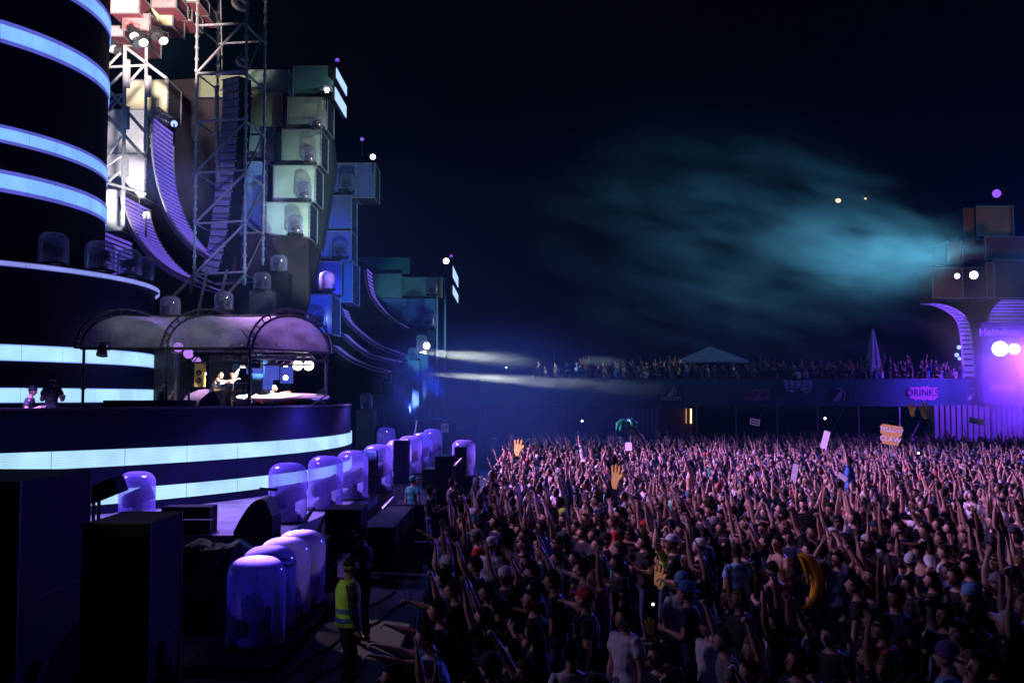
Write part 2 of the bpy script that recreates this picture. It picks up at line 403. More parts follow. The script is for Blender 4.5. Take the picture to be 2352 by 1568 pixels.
# ------------------------------------------------------------------ fixtures
def lens_fixture(loc, aim, m, label, cat, name='stage_light', r=.12, group=None, body=1.0):
    """short can with a yoke, lamp face towards aim"""
    loc = Vector(loc); d = (Vector(aim) - loc).normalized(); q = d.to_track_quat('Z', 'Y').to_matrix()
    t = empty(name, loc, label, cat, group)
    g = G(); g.lathe([(.3 * r, -2.6 * r * body), (.8 * r, -2.3 * r * body), (r, -.9 * r), (1.15 * r, 0), (1.02 * r, 0), (1.0 * r, -.12 * r)], 16, (0, 0, 0), False, q); g.build('lamp_body', M_dsteel, t, True)
    g = G(); g.lathe([(.01, .0), (.6 * r, .02 * r), (1.0 * r, -.05 * r)], 16, (0, 0, 0), False, q); g.build('lens', m, t, True)
    g = G(); s = Vector((0, 0, 1)).cross(d).normalized()
    g.tube([s * 1.3 * r - d * r, s * 1.35 * r - d * r + Vector((0, 0, 1.6 * r)), -s * 1.35 * r - d * r + Vector((0, 0, 1.6 * r)), -s * 1.3 * r - d * r], .12 * r, 5)
    g.build('yoke', M_dsteel, t, True)
    return t
def moving_head(loc, s, yaw, tilt, label, group=None, m=None):
    t = empty('moving_head_light', loc, label, 'stage light', group, yaw); t.scale = (s, s, s)
    g = G(); g.box((0, 0, .07), (.42, .38, .14)); g.box((0, 0, .16), (.3, .3, .05)); g.build('base', M_black, t)
    g = G()
    for sy in (-1, 1): g.box((0, sy * .2, .36), (.14, .06, .42))
    g.box((0, 0, .2), (.14, .42, .06)); g.build('yoke', M_black, t)
    q = Matrix.Rotation(tilt, 3, 'Y'); g = G()
    g.lathe([(.02, -.34), (.11, -.33), (.15, -.24), (.165, 0), (.17, .2), (.185, .32), (.17, .33)], 18, (0, 0, .48), False, q); g.build('head', M_case, t, True)
    g = G(); g.lathe([(.001, .31), (.16, .315)], 18, (0, 0, .48), False, q); g.build('lens', m or M_grille, t, True)
    return t
def dome(loc, dia, h, label, group=None, seam=False, mt=None):
    t = empty('plastic_dome', loc, label, 'clear dome', group); r = dia / 2; cr = r * .62
    prof = [(r, .03)] + [(r, h - cr)] + [((r - cr) + cr * math.cos(a), h - cr + cr * math.sin(a)) for a in [R(x) for x in (12, 24, 36, 48, 60, 72, 82)]]
    top = prof[-1][0]; prof += [(top * .6, h * 1.004), (top * .25, h * 1.008), (.003, h * 1.01)]
    g = G(); g.lathe(prof, 40); g.build('shell', mt or M_dome, t, True)
    g = G(); g.lathe([(r * 1.06, 0), (r * 1.06, .06), (r * .98, .07), (r * .98, 0)], 32); g.build('base_ring', M_black, t, True)
    if seam:
        g = G(); g.lathe([(r * 1.003, h - cr - .02), (r * 1.008, h - cr), (r * 1.003, h - cr + .02)], 40); g.build('weld_seam', M_rubber, t, True)
    return t
M_domeV = clear_mat('clear plastic dome violet light tint', (.42, .34, .98), .31, .14, .10, 2.5, .65)  # violet of the stage light put into the shell tint
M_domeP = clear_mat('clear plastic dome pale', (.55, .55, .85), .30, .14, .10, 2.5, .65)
# near row at the pit's edge
nd = [((-4.03, 15.9), 'nearest'), ((-4.10, 17.0), 'second'), ((-4.06, 18.0), 'third'), ((-3.98, 19.0), 'farthest')]
g = G(); g.prism([(-4.75, 14.6, 0), (-3.45, 14.6, 0), (-3.35, 20.2, 0), (-4.75, 20.2, 0)], (0, 0, .12)); g.build('dome_riser', M_case, None, label='low black riser under the row of four violet domes', cat='riser')
for i, ((x, y), w) in enumerate(nd):
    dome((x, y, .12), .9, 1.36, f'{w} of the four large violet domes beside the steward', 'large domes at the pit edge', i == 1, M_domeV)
    moving_head((x, y, .15), .95, R(-60 + 25 * i), R(-70 + 30 * i), f'moving head light inside the {w} large violet dome', 'lights in the large domes')
    spot((x + (0.0 if i == 0 else -.1), y, 1.0), (x + (0.0 if i == 0 else -.16), y, 2), (  .34, .22, 1), 260 if i != 1 else 130, 84, .5, .05); spot((x - .05, y, .85), (x + (.0 if i == 0 else -.12), y, 2), (.6, .8, 1), 160 if i != 1 else 10, 26, .5, .03)
    
# back row on the low stage
rowd = [(662, 1063, 23.7), (748, 1047, 26.4), (810, 1034.5, 29.0), (868, 1021, 31.2), (916, 1010, 35), (942, 1001, 38.5), (969, 994, 42), (993, 985, 45.5)]
ordn = ['first', 'second', 'third', 'fourth', 'fifth', 'sixth', 'seventh', 'eighth', 'ninth', 'tenth', 'eleventh', 'twelfth']
for i, (x, y, Y) in enumerate(rowd):
    p = P(x, y, Y)
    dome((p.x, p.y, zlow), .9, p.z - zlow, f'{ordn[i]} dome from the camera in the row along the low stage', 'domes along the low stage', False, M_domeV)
    moving_head((p.x, p.y, zlow + .04), 1.15, R(35 - 6 * i), R(68), f'moving head light inside the {ordn[i]} dome along the low stage', 'lights in the low stage domes')
for (x, y, Y, zz, w, lab) in ((316, 1083, 24.0, zlow, .84, 'lone violet dome behind the black cases at the left'), (887, 981, 46, zlow, .85, 'single dome set back behind the low stage row'), (1065, 1010, 38.5, .95, .9, 'violet dome standing apart beside the black amplifier near the crowd')):
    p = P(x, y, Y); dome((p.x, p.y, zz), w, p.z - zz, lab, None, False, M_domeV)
    moving_head((p.x, p.y, zz + .04), 1.1, R(30), R(70), 'moving head light inside the ' + lab.split(' behind')[0].split(' set')[0].split(' beside')[0], None)
# rim of the plinth
for i, (x, y, Y) in enumerate(((122, 535, 31.8), (228, 554, 33.5), (296, 573, 35), (330, 590, 36.6))):
    yb = (611, 636, 652, 668)[i]; top = P(x, y, Y); bt = P(x, yb, Y)
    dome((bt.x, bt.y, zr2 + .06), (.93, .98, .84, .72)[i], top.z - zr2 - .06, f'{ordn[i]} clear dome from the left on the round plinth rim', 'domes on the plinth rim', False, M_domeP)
    moving_head((bt.x, bt.y, zr2 + .1), .95, R((200, 10, 30, 40)[i]), R(75), f'moving head light inside the {ordn[i]} rim dome', 'lights in the rim domes')
# ================================================================== STAGE TOWERS OF STACKED CUBES
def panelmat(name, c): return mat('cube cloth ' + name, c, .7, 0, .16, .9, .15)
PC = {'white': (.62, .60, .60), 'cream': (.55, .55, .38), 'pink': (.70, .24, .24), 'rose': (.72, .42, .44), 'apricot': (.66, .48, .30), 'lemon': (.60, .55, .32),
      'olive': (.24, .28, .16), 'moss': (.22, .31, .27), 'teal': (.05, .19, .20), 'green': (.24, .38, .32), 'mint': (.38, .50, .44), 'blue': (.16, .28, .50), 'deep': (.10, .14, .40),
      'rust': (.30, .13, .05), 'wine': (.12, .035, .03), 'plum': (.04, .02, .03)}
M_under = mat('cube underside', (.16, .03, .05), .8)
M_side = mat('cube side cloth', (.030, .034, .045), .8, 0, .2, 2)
def cube(q, Y, depth, col, label, group, conv=None, side=None, flip=False):
    x0, y0, x1, y1 = q
    if conv: (x0, y0), (x1, y1) = conv(x0, y0), conv(x1, y1)
    a = P(x0, (y0 + y1) / 2, Y); b = P(x1, (y0 + y1) / 2, Y); zt_ = P((x0 + x1) / 2, y0, Y).z; zb = P((x0 + x1) / 2, y1, Y).z
    t = empty('stage_cube', (a.x, Y, zb), label, 'stage cube', group); w = b.x - a.x; h = zt_ - zb; e = .045
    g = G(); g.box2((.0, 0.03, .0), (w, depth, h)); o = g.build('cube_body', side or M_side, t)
    g = G(); nx, nz = 8, 8
    for i in range(nx + 1):
        for k in range(nz + 1):
            xx, zz = w * i / nx, h * k / nz; ed = min(i, nx - i, k, nz - k)
            g.v.append((xx, -.006 + (.0 if ed == 0 else -.012 * (1 + noise.noise(Vector((a.x + xx * 2, Y, zb + zz * 2))))), zz))
    for i in range(nx):
        for k in range(nz):
            j = i * (nz + 1) + k; g.f.append((j, j + 1, j + nz + 2, j + nz + 1))
    g.build('front_panel', panelmat(col, PC[col]), t, True)
    g = G()
    for c0, c1 in (((-e, 0, -e), (-e, 0, h + e)), ((w + e, 0, -e), (w + e, 0, h + e)), ((-e, 0, h), (w + e, 0, h)), ((-e, 0, 0), (w + e, 0, 0))):
        g.tube([c0, c1], .035, 6)
    for zz in (0, h): g.tube([(w + e, 0, zz), (w + e, depth, zz)], .035, 6)
    g.tube([(w + e, depth, 0), (w + e, depth, h)], .035, 6)
    for k in range(7): g.tube([(w + e, 0, h * (k + .5) / 7 - .04), (w + e, 0, h * (k + .5) / 7 + .04)], .055, 6)
    g.build('cube_frame', M_steel, t)
    return t
gA = 'pale cubes of the tower behind the scaffold'
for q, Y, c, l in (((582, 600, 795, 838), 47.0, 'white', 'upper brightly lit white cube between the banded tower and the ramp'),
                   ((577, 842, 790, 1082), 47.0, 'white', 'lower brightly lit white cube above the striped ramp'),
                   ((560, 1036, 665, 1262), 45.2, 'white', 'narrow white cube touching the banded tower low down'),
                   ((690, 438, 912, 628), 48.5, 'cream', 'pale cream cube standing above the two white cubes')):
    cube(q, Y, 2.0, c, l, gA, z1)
gT = 'cubes stacked beside the speaker scaffold'
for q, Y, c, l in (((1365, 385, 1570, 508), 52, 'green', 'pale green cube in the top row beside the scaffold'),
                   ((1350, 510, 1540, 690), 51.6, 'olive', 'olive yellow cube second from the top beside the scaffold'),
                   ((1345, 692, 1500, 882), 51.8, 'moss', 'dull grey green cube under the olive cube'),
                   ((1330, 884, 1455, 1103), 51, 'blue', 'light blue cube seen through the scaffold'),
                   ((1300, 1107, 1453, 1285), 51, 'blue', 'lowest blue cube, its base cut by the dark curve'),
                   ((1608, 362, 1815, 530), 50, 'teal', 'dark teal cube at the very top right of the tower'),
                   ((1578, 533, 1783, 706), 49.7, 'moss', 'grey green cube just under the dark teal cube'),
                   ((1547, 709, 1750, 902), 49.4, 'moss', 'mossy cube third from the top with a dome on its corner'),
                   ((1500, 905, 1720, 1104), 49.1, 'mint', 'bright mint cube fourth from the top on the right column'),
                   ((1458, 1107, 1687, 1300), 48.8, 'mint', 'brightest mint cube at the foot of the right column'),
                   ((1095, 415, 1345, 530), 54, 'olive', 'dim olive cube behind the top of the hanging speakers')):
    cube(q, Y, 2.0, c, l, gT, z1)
gC = 'red and apricot cubes overhanging the stage roof'
for q, Y, c, l in (((100, -70, 430, 160), 45.0, 'rose', 'pale rose cube in the ceiling of cubes'),
                   ((255, 168, 555, 362), 45.6, 'pink', 'red pink cube lowest in the ceiling of cubes'),
                   ((570, 95, 830, 310), 46.6, 'lemon', 'lemon cube beside the red pink ceiling cube'),
                   ((838, 80, 1060, 250), 48, 'lemon', 'smaller lemon cube further right in the ceiling'),
                   ((595, -90, 870, 88), 45.6, 'pink', 'pink ceiling cube cut by the top of the picture'),
                   ((880, -120, 1140, 25), 47, 'apricot', 'apricot ceiling cube cut by the top of the picture'),
                   ((1068, 30, 1245, 190), 49.5, 'apricot', 'dim apricot cube at the right end of the ceiling'),
                   ((60, 312, 245, 436), 46.8, 'rose', 'rose cube half hidden by the banded tower'),
                   ((272, 370, 545, 560), 48.0, 'lemon', 'lemon cube behind the cluster of roof lamps')):
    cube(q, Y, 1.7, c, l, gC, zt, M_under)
gB = 'blue lit cubes of the middle tower'
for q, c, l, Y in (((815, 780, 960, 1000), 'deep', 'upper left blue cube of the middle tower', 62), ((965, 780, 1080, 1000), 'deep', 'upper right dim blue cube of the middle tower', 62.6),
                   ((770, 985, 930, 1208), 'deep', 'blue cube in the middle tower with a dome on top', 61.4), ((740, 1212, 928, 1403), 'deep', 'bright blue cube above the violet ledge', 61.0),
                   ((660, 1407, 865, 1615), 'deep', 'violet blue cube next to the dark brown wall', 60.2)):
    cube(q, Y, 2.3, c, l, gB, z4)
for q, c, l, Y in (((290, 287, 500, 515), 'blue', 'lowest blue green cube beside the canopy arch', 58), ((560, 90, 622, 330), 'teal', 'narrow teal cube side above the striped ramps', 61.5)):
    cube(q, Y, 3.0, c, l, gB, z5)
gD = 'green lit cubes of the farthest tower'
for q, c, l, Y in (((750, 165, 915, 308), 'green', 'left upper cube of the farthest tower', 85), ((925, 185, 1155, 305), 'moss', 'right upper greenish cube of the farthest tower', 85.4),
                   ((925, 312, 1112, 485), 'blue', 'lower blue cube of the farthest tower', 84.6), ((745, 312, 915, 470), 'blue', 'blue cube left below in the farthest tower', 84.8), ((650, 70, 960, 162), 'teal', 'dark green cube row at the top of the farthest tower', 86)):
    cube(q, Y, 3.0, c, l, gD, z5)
# dark brown backing walls
def wallshape(name, pts, Y, th, m, label):
    g = G(); g.prism([P(x, y, Y) for x, y in pts], (0, th, 0)); return g.build(name, m, None, label=label, cat='backing wall')
def cv(pts, conv): return [conv(*p) for p in pts]
wallshape('backing_wall', cv([(795, 560), (912, 440), (1070, 430), (1200, 530), (1310, 500), (1345, 900), (1300, 1100), (1330, 1180), (1400, 1240), (1480, 1275), (1560, 1290), (1690, 1300), (1750, 1380), (1700, 1580), (1640, 1700), (1000, 1750), (795, 1600)], z1), 54.5, .4, M_panelbrown, 'dark brown wall behind the hanging speakers and scaffold')
wallshape('curved_wall', cv([(1330, 1290), (1400, 1250), (1480, 1285), (1560, 1295), (1640, 1285), (1690, 1310), (1690, 1640), (1650, 1760), (1280, 1760), (1180, 1560)], z1), 48.6, .4, M_panelbrown, 'dark brown curved wall below the mint cubes')
wallshape('far_curved_wall', cv([(622, 130), (712, 130), (716, 200), (742, 290), (800, 370), (870, 430), (940, 470), (1000, 488), (1075, 490), (1120, 500), (1100, 640), (900, 760), (640, 900), (500, 920), (500, 560), (622, 340)], z5), 83, .6, M_black, 'black hollow curve between the middle and farthest towers')
wallshape('tower_side_wall', [(z1(1690, 1)[0], 330), z1(1785, 530), z1(1830, 905), z1(1750, 1370), z1(1690, 1310)], 51.5, 1.0, M_side, 'dark side wall on the right of the mint cube column')
# LED pairs on the side faces
def side_led(xa, ya0, ya1, xb, Ya, label, group):
    a = P(xa, (ya0 + ya1) / 2, Ya); z_1 = P(xa, ya0, Ya).z; z_0 = P(xa, ya1, Ya).z
    Yb = Ya * (CX - xa) / (CX - xb)
    t = empty('led_wall_tile', (a.x, Ya, z_0), label, 'light panel', group)
    g = G(); g.box2((0, 0, 0), (.03, Yb - Ya, z_1 - z_0)); g.build('light_face', glow('led tile', (.42, .62, 1), 1.25), t)
    g = G(); g.box2((-.2, -.06, -.06), (-.005, Yb - Ya + .06, z_1 - z_0 + .06)); g.build('housing', M_black, t)
gL = 'slanted light panels on tower sides'
side_led(772, 156, 178, 796, 49.6, 'upper slanted blue white light panel on the near tower top', gL)
side_led(769, 200, 228, 795, 49.6, 'lower slanted blue white light panel on the near tower top', gL)
side_led(1040, 611, 636, 1052, 85, 'upper small light panel on the far tower', gL)
side_led(1040, 655, 675, 1052, 85, 'lower small light panel on the far tower', gL)

# ------------------------------------------------------------------ striped ramps
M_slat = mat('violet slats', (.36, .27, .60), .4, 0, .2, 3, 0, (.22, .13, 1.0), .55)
def smooth_curve(pts, n):
    pts = [Vector(p) for p in pts]; out = []
    for i in range(len(pts) - 1):
        p0 = pts[max(i - 1, 0)]; p1 = pts[i]; p2 = pts[i + 1]; p3 = pts[min(i + 2, len(pts) - 1)]
        for k in range(n):
            t = k / n; out.append(.5 * ((2 * p1) + (-p0 + p2) * t + (2 * p0 - 5 * p1 + 4 * p2 - p3) * t * t + (-p0 + 3 * p1 - 3 * p2 + p3) * t ** 3))
    out.append(pts[-1]); return out
def ramp(pts, Y, depth, label, nsl, m=None, lift=.22, gap=.42):
    c = smooth_curve([P(x, y, Y) for x, y in pts], 8); L = [0]
    for i in range(1, len(c)): L.append(L[-1] + (c[i] - c[i - 1]).length)
    def at(s):
        s = min(max(s, 0), L[-1] - 1e-6)
        for i in range(1, len(c)):
            if L[i] >= s: return c[i - 1].lerp(c[i], (s - L[i - 1]) / max(L[i] - L[i - 1], 1e-6)), (c[i] - c[i - 1]).normalized()
        return c[-1], (c[-1] - c[-2]).normalized()
    o0 = c[0].copy(); t = empty('striped_ramp', o0, label, 'striped ramp', 'violet striped ramps'); D = Vector((0, depth, 0))
    g = G(); secs = []
    for i in range(len(c)):
        d = (c[min(i + 1, len(c) - 1)] - c[max(i - 1, 0)]).normalized(); nrm = Vector((-d.z, 0, d.x)); 
        if nrm.z > 0 or nrm.x > 0: pass
        secs.append((c[i] - o0 - abs(lift) * Vector((abs(d.z), 0, abs(d.x))) + D / 2, Vector((0, 1, 0)), Vector((abs(d.z), 0, abs(d.x))), depth / 2 - .02, .06))
    g.loft(secs, 4, True, .3); g.build('ramp_back', M_black, t)
    for k in range(nsl):
        s0 = L[-1] * k / nsl; s1 = L[-1] * (k + 1 - gap) / nsl
        (p, _), (q, _) = at(s0), at(s1); g = G(); b0 = 0
        p = p - o0; q = q - o0; d = (q - p).normalized(); n_ = Vector((abs(d.z), 0, abs(d.x))) * .03
        g.v = [tuple(v) for v in (p, q, q + D, p + D, p - n_, q - n_, q + D - n_, p + D - n_)]
        g.f = [(0, 1, 2, 3), (7, 6, 5, 4), (0, 4, 5, 1), (1, 5, 6, 2), (2, 6, 7, 3), (3, 7, 4, 0)]
        g.build('slat', m or M_slat, t)
    for sgn in (0, 1):
        g = G(); g.tube([v - o0 + D * sgn for v in c], .05, 5); g.build('edge_rail', M_steel, t, True)
    return t
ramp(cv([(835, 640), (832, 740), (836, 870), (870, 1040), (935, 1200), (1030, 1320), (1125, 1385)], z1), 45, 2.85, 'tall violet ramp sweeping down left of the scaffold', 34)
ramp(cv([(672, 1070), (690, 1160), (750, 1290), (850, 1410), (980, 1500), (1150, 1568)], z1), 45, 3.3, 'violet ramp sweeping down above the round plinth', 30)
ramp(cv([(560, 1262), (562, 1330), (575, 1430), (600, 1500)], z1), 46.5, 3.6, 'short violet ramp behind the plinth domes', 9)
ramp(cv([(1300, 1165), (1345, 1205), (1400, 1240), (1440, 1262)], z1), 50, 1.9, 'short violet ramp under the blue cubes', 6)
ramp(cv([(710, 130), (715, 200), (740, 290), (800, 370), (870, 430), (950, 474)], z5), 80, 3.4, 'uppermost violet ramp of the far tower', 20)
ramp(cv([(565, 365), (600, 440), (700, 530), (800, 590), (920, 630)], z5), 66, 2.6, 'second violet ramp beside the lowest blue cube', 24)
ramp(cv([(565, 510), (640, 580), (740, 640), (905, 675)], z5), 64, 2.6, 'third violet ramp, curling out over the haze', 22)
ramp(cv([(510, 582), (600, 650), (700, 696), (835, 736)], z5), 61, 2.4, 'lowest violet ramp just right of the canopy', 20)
# ladder truss on top of the tall ramp and lamps on it
def box_truss(name, a, b, w, label, m=M_steel, cat='truss', r=.03, n=10, group=None):
    a, b = Vector(a), Vector(b); t = empty(name, a, label, cat, group); d = (b - a).normalized(); u = Vector((0, 1, 0)) if abs(d.y) < .8 else Vector((1, 0, 0)); v = d.cross(u).normalized(); u = v.cross(d)
    cs = [(u * i + v * j) * w / 2 for i, j in ((-1, -1), (1, -1), (1, 1), (-1, 1))]
    for c in cs:
        g = G(); g.tube([c, c + b - a], r, 6); g.build('chord', m, t)
    g = G()
    for i in range(n):
        for k in range(4):
            p = cs[k] + (b - a) * (i / n); q = cs[(k + 1) % 4] + (b - a) * ((i + 1) / n); g.tube([p, q], r * .6, 5); g.tube([p, cs[(k + 1) % 4] + (b - a) * (i / n)], r * .6, 5)
    g.build('lacing', m, t); return t
box_truss('ladder_truss', P(*z1(826, 600), 45.5), P(*z1(822, 830), 45.5), .42, 'small silver truss beside the head of the tall ramp', n=8)
box_truss('ramp_head_truss', P(*z1(845, 608), 45), P(*z1(940, 672), 47.9), .34, 'short silver truss crowning the tall violet ramp', n=6)
# white scaffold beside the banded tower
t = empty('white_scaffold', P(*z1(670, 600), 43.5), 'white lit scaffold in front of the pale cubes', 'scaffold'); o0 = t.location.copy()
def tb(parent, name, pts, r, m=M_steel, conv=z1, Y=43.5, o=None):
    g = G(); g.tube([P(*conv(x, y), Y if len(q) == 0 else q[0]) - (o or o0) for (x, y, *q) in pts], r, 6); return g.build(name, m, parent)
for x0, x1 in ((683, 672), (800, 795)): tb(t, 'post', [(x0, 250 if x0 < 700 else 260), (x1, 1240 if x0 < 700 else 830)], .085 if x0 < 700 else .07)
for a, b in (((590, 368), (790, 358)), ((590, 525), (668, 520)), ((585, 860), (665, 745)), ((585, 905), (665, 850)), ((690, 470), (785, 362)), ((590, 480), (668, 400)), ((595, 610), (670, 520)), ((590, 580), (640, 530)), ((585, 1000), (660, 930)), ((592, 360), (660, 290))):
    tb(t, 'brace', [a, b], .06)
for y in (455, 600, 745, 1000):
    tb(t, 'diagonal_beam', [(590, y - 100 if y < 500 else y - 110 + (110 if y > 900 else 0)), (800, y + (130 if y < 900 else 60))] if y != 455 else [(680, 255), (912, 430)], .07)
for x, y0, y1 in ((697, 330, 480), (812, 418, 530), (694, 585, 705), (688, 845, 965)):
    tb(t, 'hanging_tube', [(x, y0), (x, y1)], .13)
# roof lamps cluster
gR = 'lamps hanging under the ceiling of cubes'
for i, (x, y) in enumerate(((622, 270), (650, 285), (735, 200), (755, 245), (785, 235), (855, 200), (895, 225))):
    p = P(*z1(x, y), 44); t = lens_fixture(p, p + Vector((.6, -.6, -1)), M_grille if i % 2 else M_white, f'{ordn[i]} lamp from the left in the cluster under the ceiling cubes', 'stage lamp', 'hanging_lamp', .2, gR)
# ------------------------------------------------------------------ speaker scaffold
t = empty('scaffold_tower', P(*z1(1062, 1500), 45), 'tall grey scaffold tower that carries the hanging speakers', 'scaffold'); o0 = t.location.copy()
YF, YB = 45., 48.2
def sx(k, y): # post k at height y: front 1062..1337 ; back 1185..1437 (zoom px)
    f = (1500 - y) / 1400.
    return (1062 + 16 * f, 1337 + 13 * f, 1180 + 14 * f, 1437 + 14 * f)[k]
for k in range(4):
    Y = YF if k < 2 else YB
    g = G(); q0, q1 = P(*z1(sx(k, -80), -80), Y) - o0, P(*z1(sx(k, 1500), 1560 if k < 2 else 1450), Y) - o0; pp, rr_ = [], []
    for j in range(26):
        f = (j + .5) / 26; e_ = .05 / (q1 - q0).length
        for de, r_ in ((-1.2, .06), (-1, .10), (1, .10), (1.2, .06)): pp.append(q0.lerp(q1, f + de * e_)); rr_.append(r_)
    g.tube([q0] + pp + [q1], [.06] + rr_ + [.06], 6); g.build('post', M_steel, t)
for i, y in enumerate((140, 402, 665, 945, 1222, 1500)):
    yb = 240 + (y - 140) * .965
    tb(t, 'rung', [(sx(0, y), y, YF), (sx(1, y), y - 14, YF)], .055); tb(t, 'rung', [(sx(2, yb), yb, YB), (sx(3, yb), yb - 14, YB)], .05)
    tb(t, 'side_rung', [(sx(0, y), y, YF), (sx(2, yb), yb, YB)], .045); tb(t, 'side_rung', [(sx(1, y), y, YF), (sx(3, yb), yb, YB)], .05)
for y, y2 in ((402, 100), (665, 1220), (945, 665), (1222, 945), (1500, 1222)):
    if y == 665: continue
    tb(t, 'brace', [(sx(0, y), y, YF), (sx(1, y2), y2, YF)], .06)
    tb(t, 'side_brace', [(sx(3, y2 + 60), y2 + 60, YB), (sx(1, y), y, YF)], .045)
tb(t, 'brace', [(sx(0, 945), 945, YF), (sx(1, 665), 665, YF)], .05)
for a, b in (((1062, 1500), (900, 1672)), ((1137, 1460), (1080, 1735)), ((1337, 1500), (1130, 1735)), ((1240, 1480), (1180, 1735)), ((1040, 1600), (1060, 1500))):
    tb(t, 'raker', [(*a, 45), (*b, 42.5)], .07)
# hanging line of speakers
la = empty('line_array', P(538, 180, 46.2), 'curved column of hanging loudspeaker cabinets inside the scaffold', 'line array'); o0 = la.location.copy()
curve = smooth_curve([P(*z1(1262, 425), 46.2), P(*z1(1262, 560), 46.2), P(*z1(1245, 850), 46.2), P(*z1(1215, 1100), 46.2), P(*z1(1185, 1330), 46.2), P(*z1(1140, 1500), 46.2)], 6)
nC = 26; Ls = [0]
for i in range(1, len(curve)): Ls.append(Ls[-1] + (curve[i] - curve[i - 1]).length)
def ca(s):
    for i in range(1, len(curve)):
        if Ls[i] >= s - 1e-6: return curve[i - 1].lerp(curve[i], (s - Ls[i - 1]) / (Ls[i] - Ls[i - 1])), (curve[i] - curve[i - 1]).normalized()
hh = Ls[-1] / nC
cab = None
for i in range(nC):
    p, d = ca(hh * (i + .5)); za_ = -d; xa_ = Vector((0, 1, 0)).cross(za_).normalized(); ya_ = za_.cross(xa_); q = Matrix((xa_, ya_, za_)).transposed() @ Matrix.Rotation(R(-26), 3, 'Z')
    g = G(); g.box((0, .42, 0), (1.05, .8, hh * .93)); b = g.build('cabinet', M_case, la); b.location = p - o0; b.rotation_euler = q.to_euler()
    g = G()
    for s in (-1, 0, 1): g.box((s * .33, -.004, 0), (.3, .03, hh * .70))
    c = g.build('grille', mat('blue grey grille', (.28, .27, .45), .5, .2, .4, 50), b)
    g = G(); g.box((0, .01, hh * .47), (1.08, .05, .03)); g.build('flange', M_steel, b)
g = G(); p0 = P(*z1(1190, 400), 46.2) - o0; p1 = P(*z1(1330, 400), 46.2) - o0; g.tube([p0, p1], .09, 6); g.tube([P(*z1(1215, 380), 46.2) - o0, P(*z1(1205, -60), 46.2) - o0], .03, 5); g.build('rigging_bar', M_steel, la)
for (x, y, rr) in ((1323, 338, .28), (1315, 18, .42)):
    p = P(*z1(x, y), 45.6); g = G(); g.lathe([(rr * .5, -.1), (rr, -.1), (rr * 1.05, 0), (rr, .1), (rr * .5, .1), (rr * .5, -.1)], 20, (0, 0, 0), False, Vector((.6, -.8, .4)).to_track_quat('Z', 'Y').to_matrix())
    o = g.build('cable_coil', M_steel, None, True, label='cable coil beside the top speaker' if y > 100 else 'larger cable coil at the top of the scaffold', cat='cable coil'); o.location = p
# narrow strip light column left of speakers
tb(la, 'side_frame', [(1185, 470, 46), (1185, 700, 46), (1195, 1000, 46)], .10, M_steel, z1, 46, o0)
# ------------------------------------------------------------------ small lights, fixtures on ledges
gS = 'lamp domes on the corners of the cubes'
for i, (x, y, Y, h) in enumerate(((1782, 515, 49.5, .5), (1735, 702, 49.1, .7), (1690, 895, 48.8, 1.0), (1662, 1098, 48.5, 1.1), (1615, 1285, 48.2, 1.15))):
    p = P(*z1(x, y), Y)
    dome(p, .72, h * .85, f'{ordn[i]} lamp dome from the top on the cube tower corner', gS); moving_head(p + Vector((0, 0, .03)), .62, R(20), R(70), f'moving head light in the {ordn[i]} dome of the cube tower', 'lights on the cube tower', M_spotw if i in (0, 4) else None)
    spot(p + Vector((.9, -.9, .4)), p + Vector((0, 0, .5)), (1, .95, .85), 40, 90, .4, .05)
for i, (x, y, Y, s) in enumerate(((640, 627, 46, 1.05), (602, 668, 44.5, 1.0), (514, 715, 42, 1.0), (391, 727, 39, 1.05), (885, 572, 1, 0))):
    if s: 
        p = P(x, y, Y); dome(p, .78, .85 if i < 3 else .8, ('clear dome high on a dark pillar right of the scaffold', 'clear dome leaning by the foot of the scaffold', 'clear dome behind the middle of the canopy', 'clear dome behind the left end of the canopy')[i], 'domes behind the canopy')
        moving_head(p + Vector((0, 0, .02)), .75, R(30), R(70), ('moving head light on the dark pillar', 'moving head light at the scaffold foot', 'moving head light behind the middle of the canopy', 'moving head light behind the left end of the canopy')[i], 'lights behind the canopy')
        spot(p + Vector((1.2, -1.0, .8)), p + Vector((0, 0, .4)), (.85, .85, 1), 50, 80, .4, .05)
        g = G(); g.box2((p.x - .5, p.y - .3, zf), (p.x + .5, p.y + .6, p.z)); 
        g.build('dark_pillar', mat('green grey cloth', (.10, .14, .13), .7) if i == 1 else M_black, None, label=('tall dark pillar under a clear dome right of the scaffold', 'grey green pillar at the foot of the scaffold', 'dark pillar behind the middle of the canopy', 'dark pillar behind the left end of the canopy')[i], cat='pillar')
for i, (x, y, Y, m, s, lab) in enumerate(((*z4(905, 960), 60.8, M_spotb, .7, 'dim moving light on the blue tower'), (*z4(865, 1385), 60.3, M_grille, .8, 'moving light before the bright blue cube'), (*z5(480, 262), 57.8, M_grille, .8, 'moving light on the violet blue cube'), (*z5(430, 480), 57.5, M_spotw, .8, 'moving light on the lowest blue green cube'),
                   (*z5(1095, 290), 84, M_warm, .9, 'warm lamp head on the far tower'), (*z5(1075, 480), 83, M_spotw, .9, 'white lamp head low on the far tower'))):
    p = P(x, y, Y); dome(p, .95, 1.1, lab.replace('moving light', 'clear dome').replace('lamp head', 'lamp dome'), 'domes of the farther towers'); moving_head(p, .9, R(20), R(80), lab, 'lights of the farther towers', m)
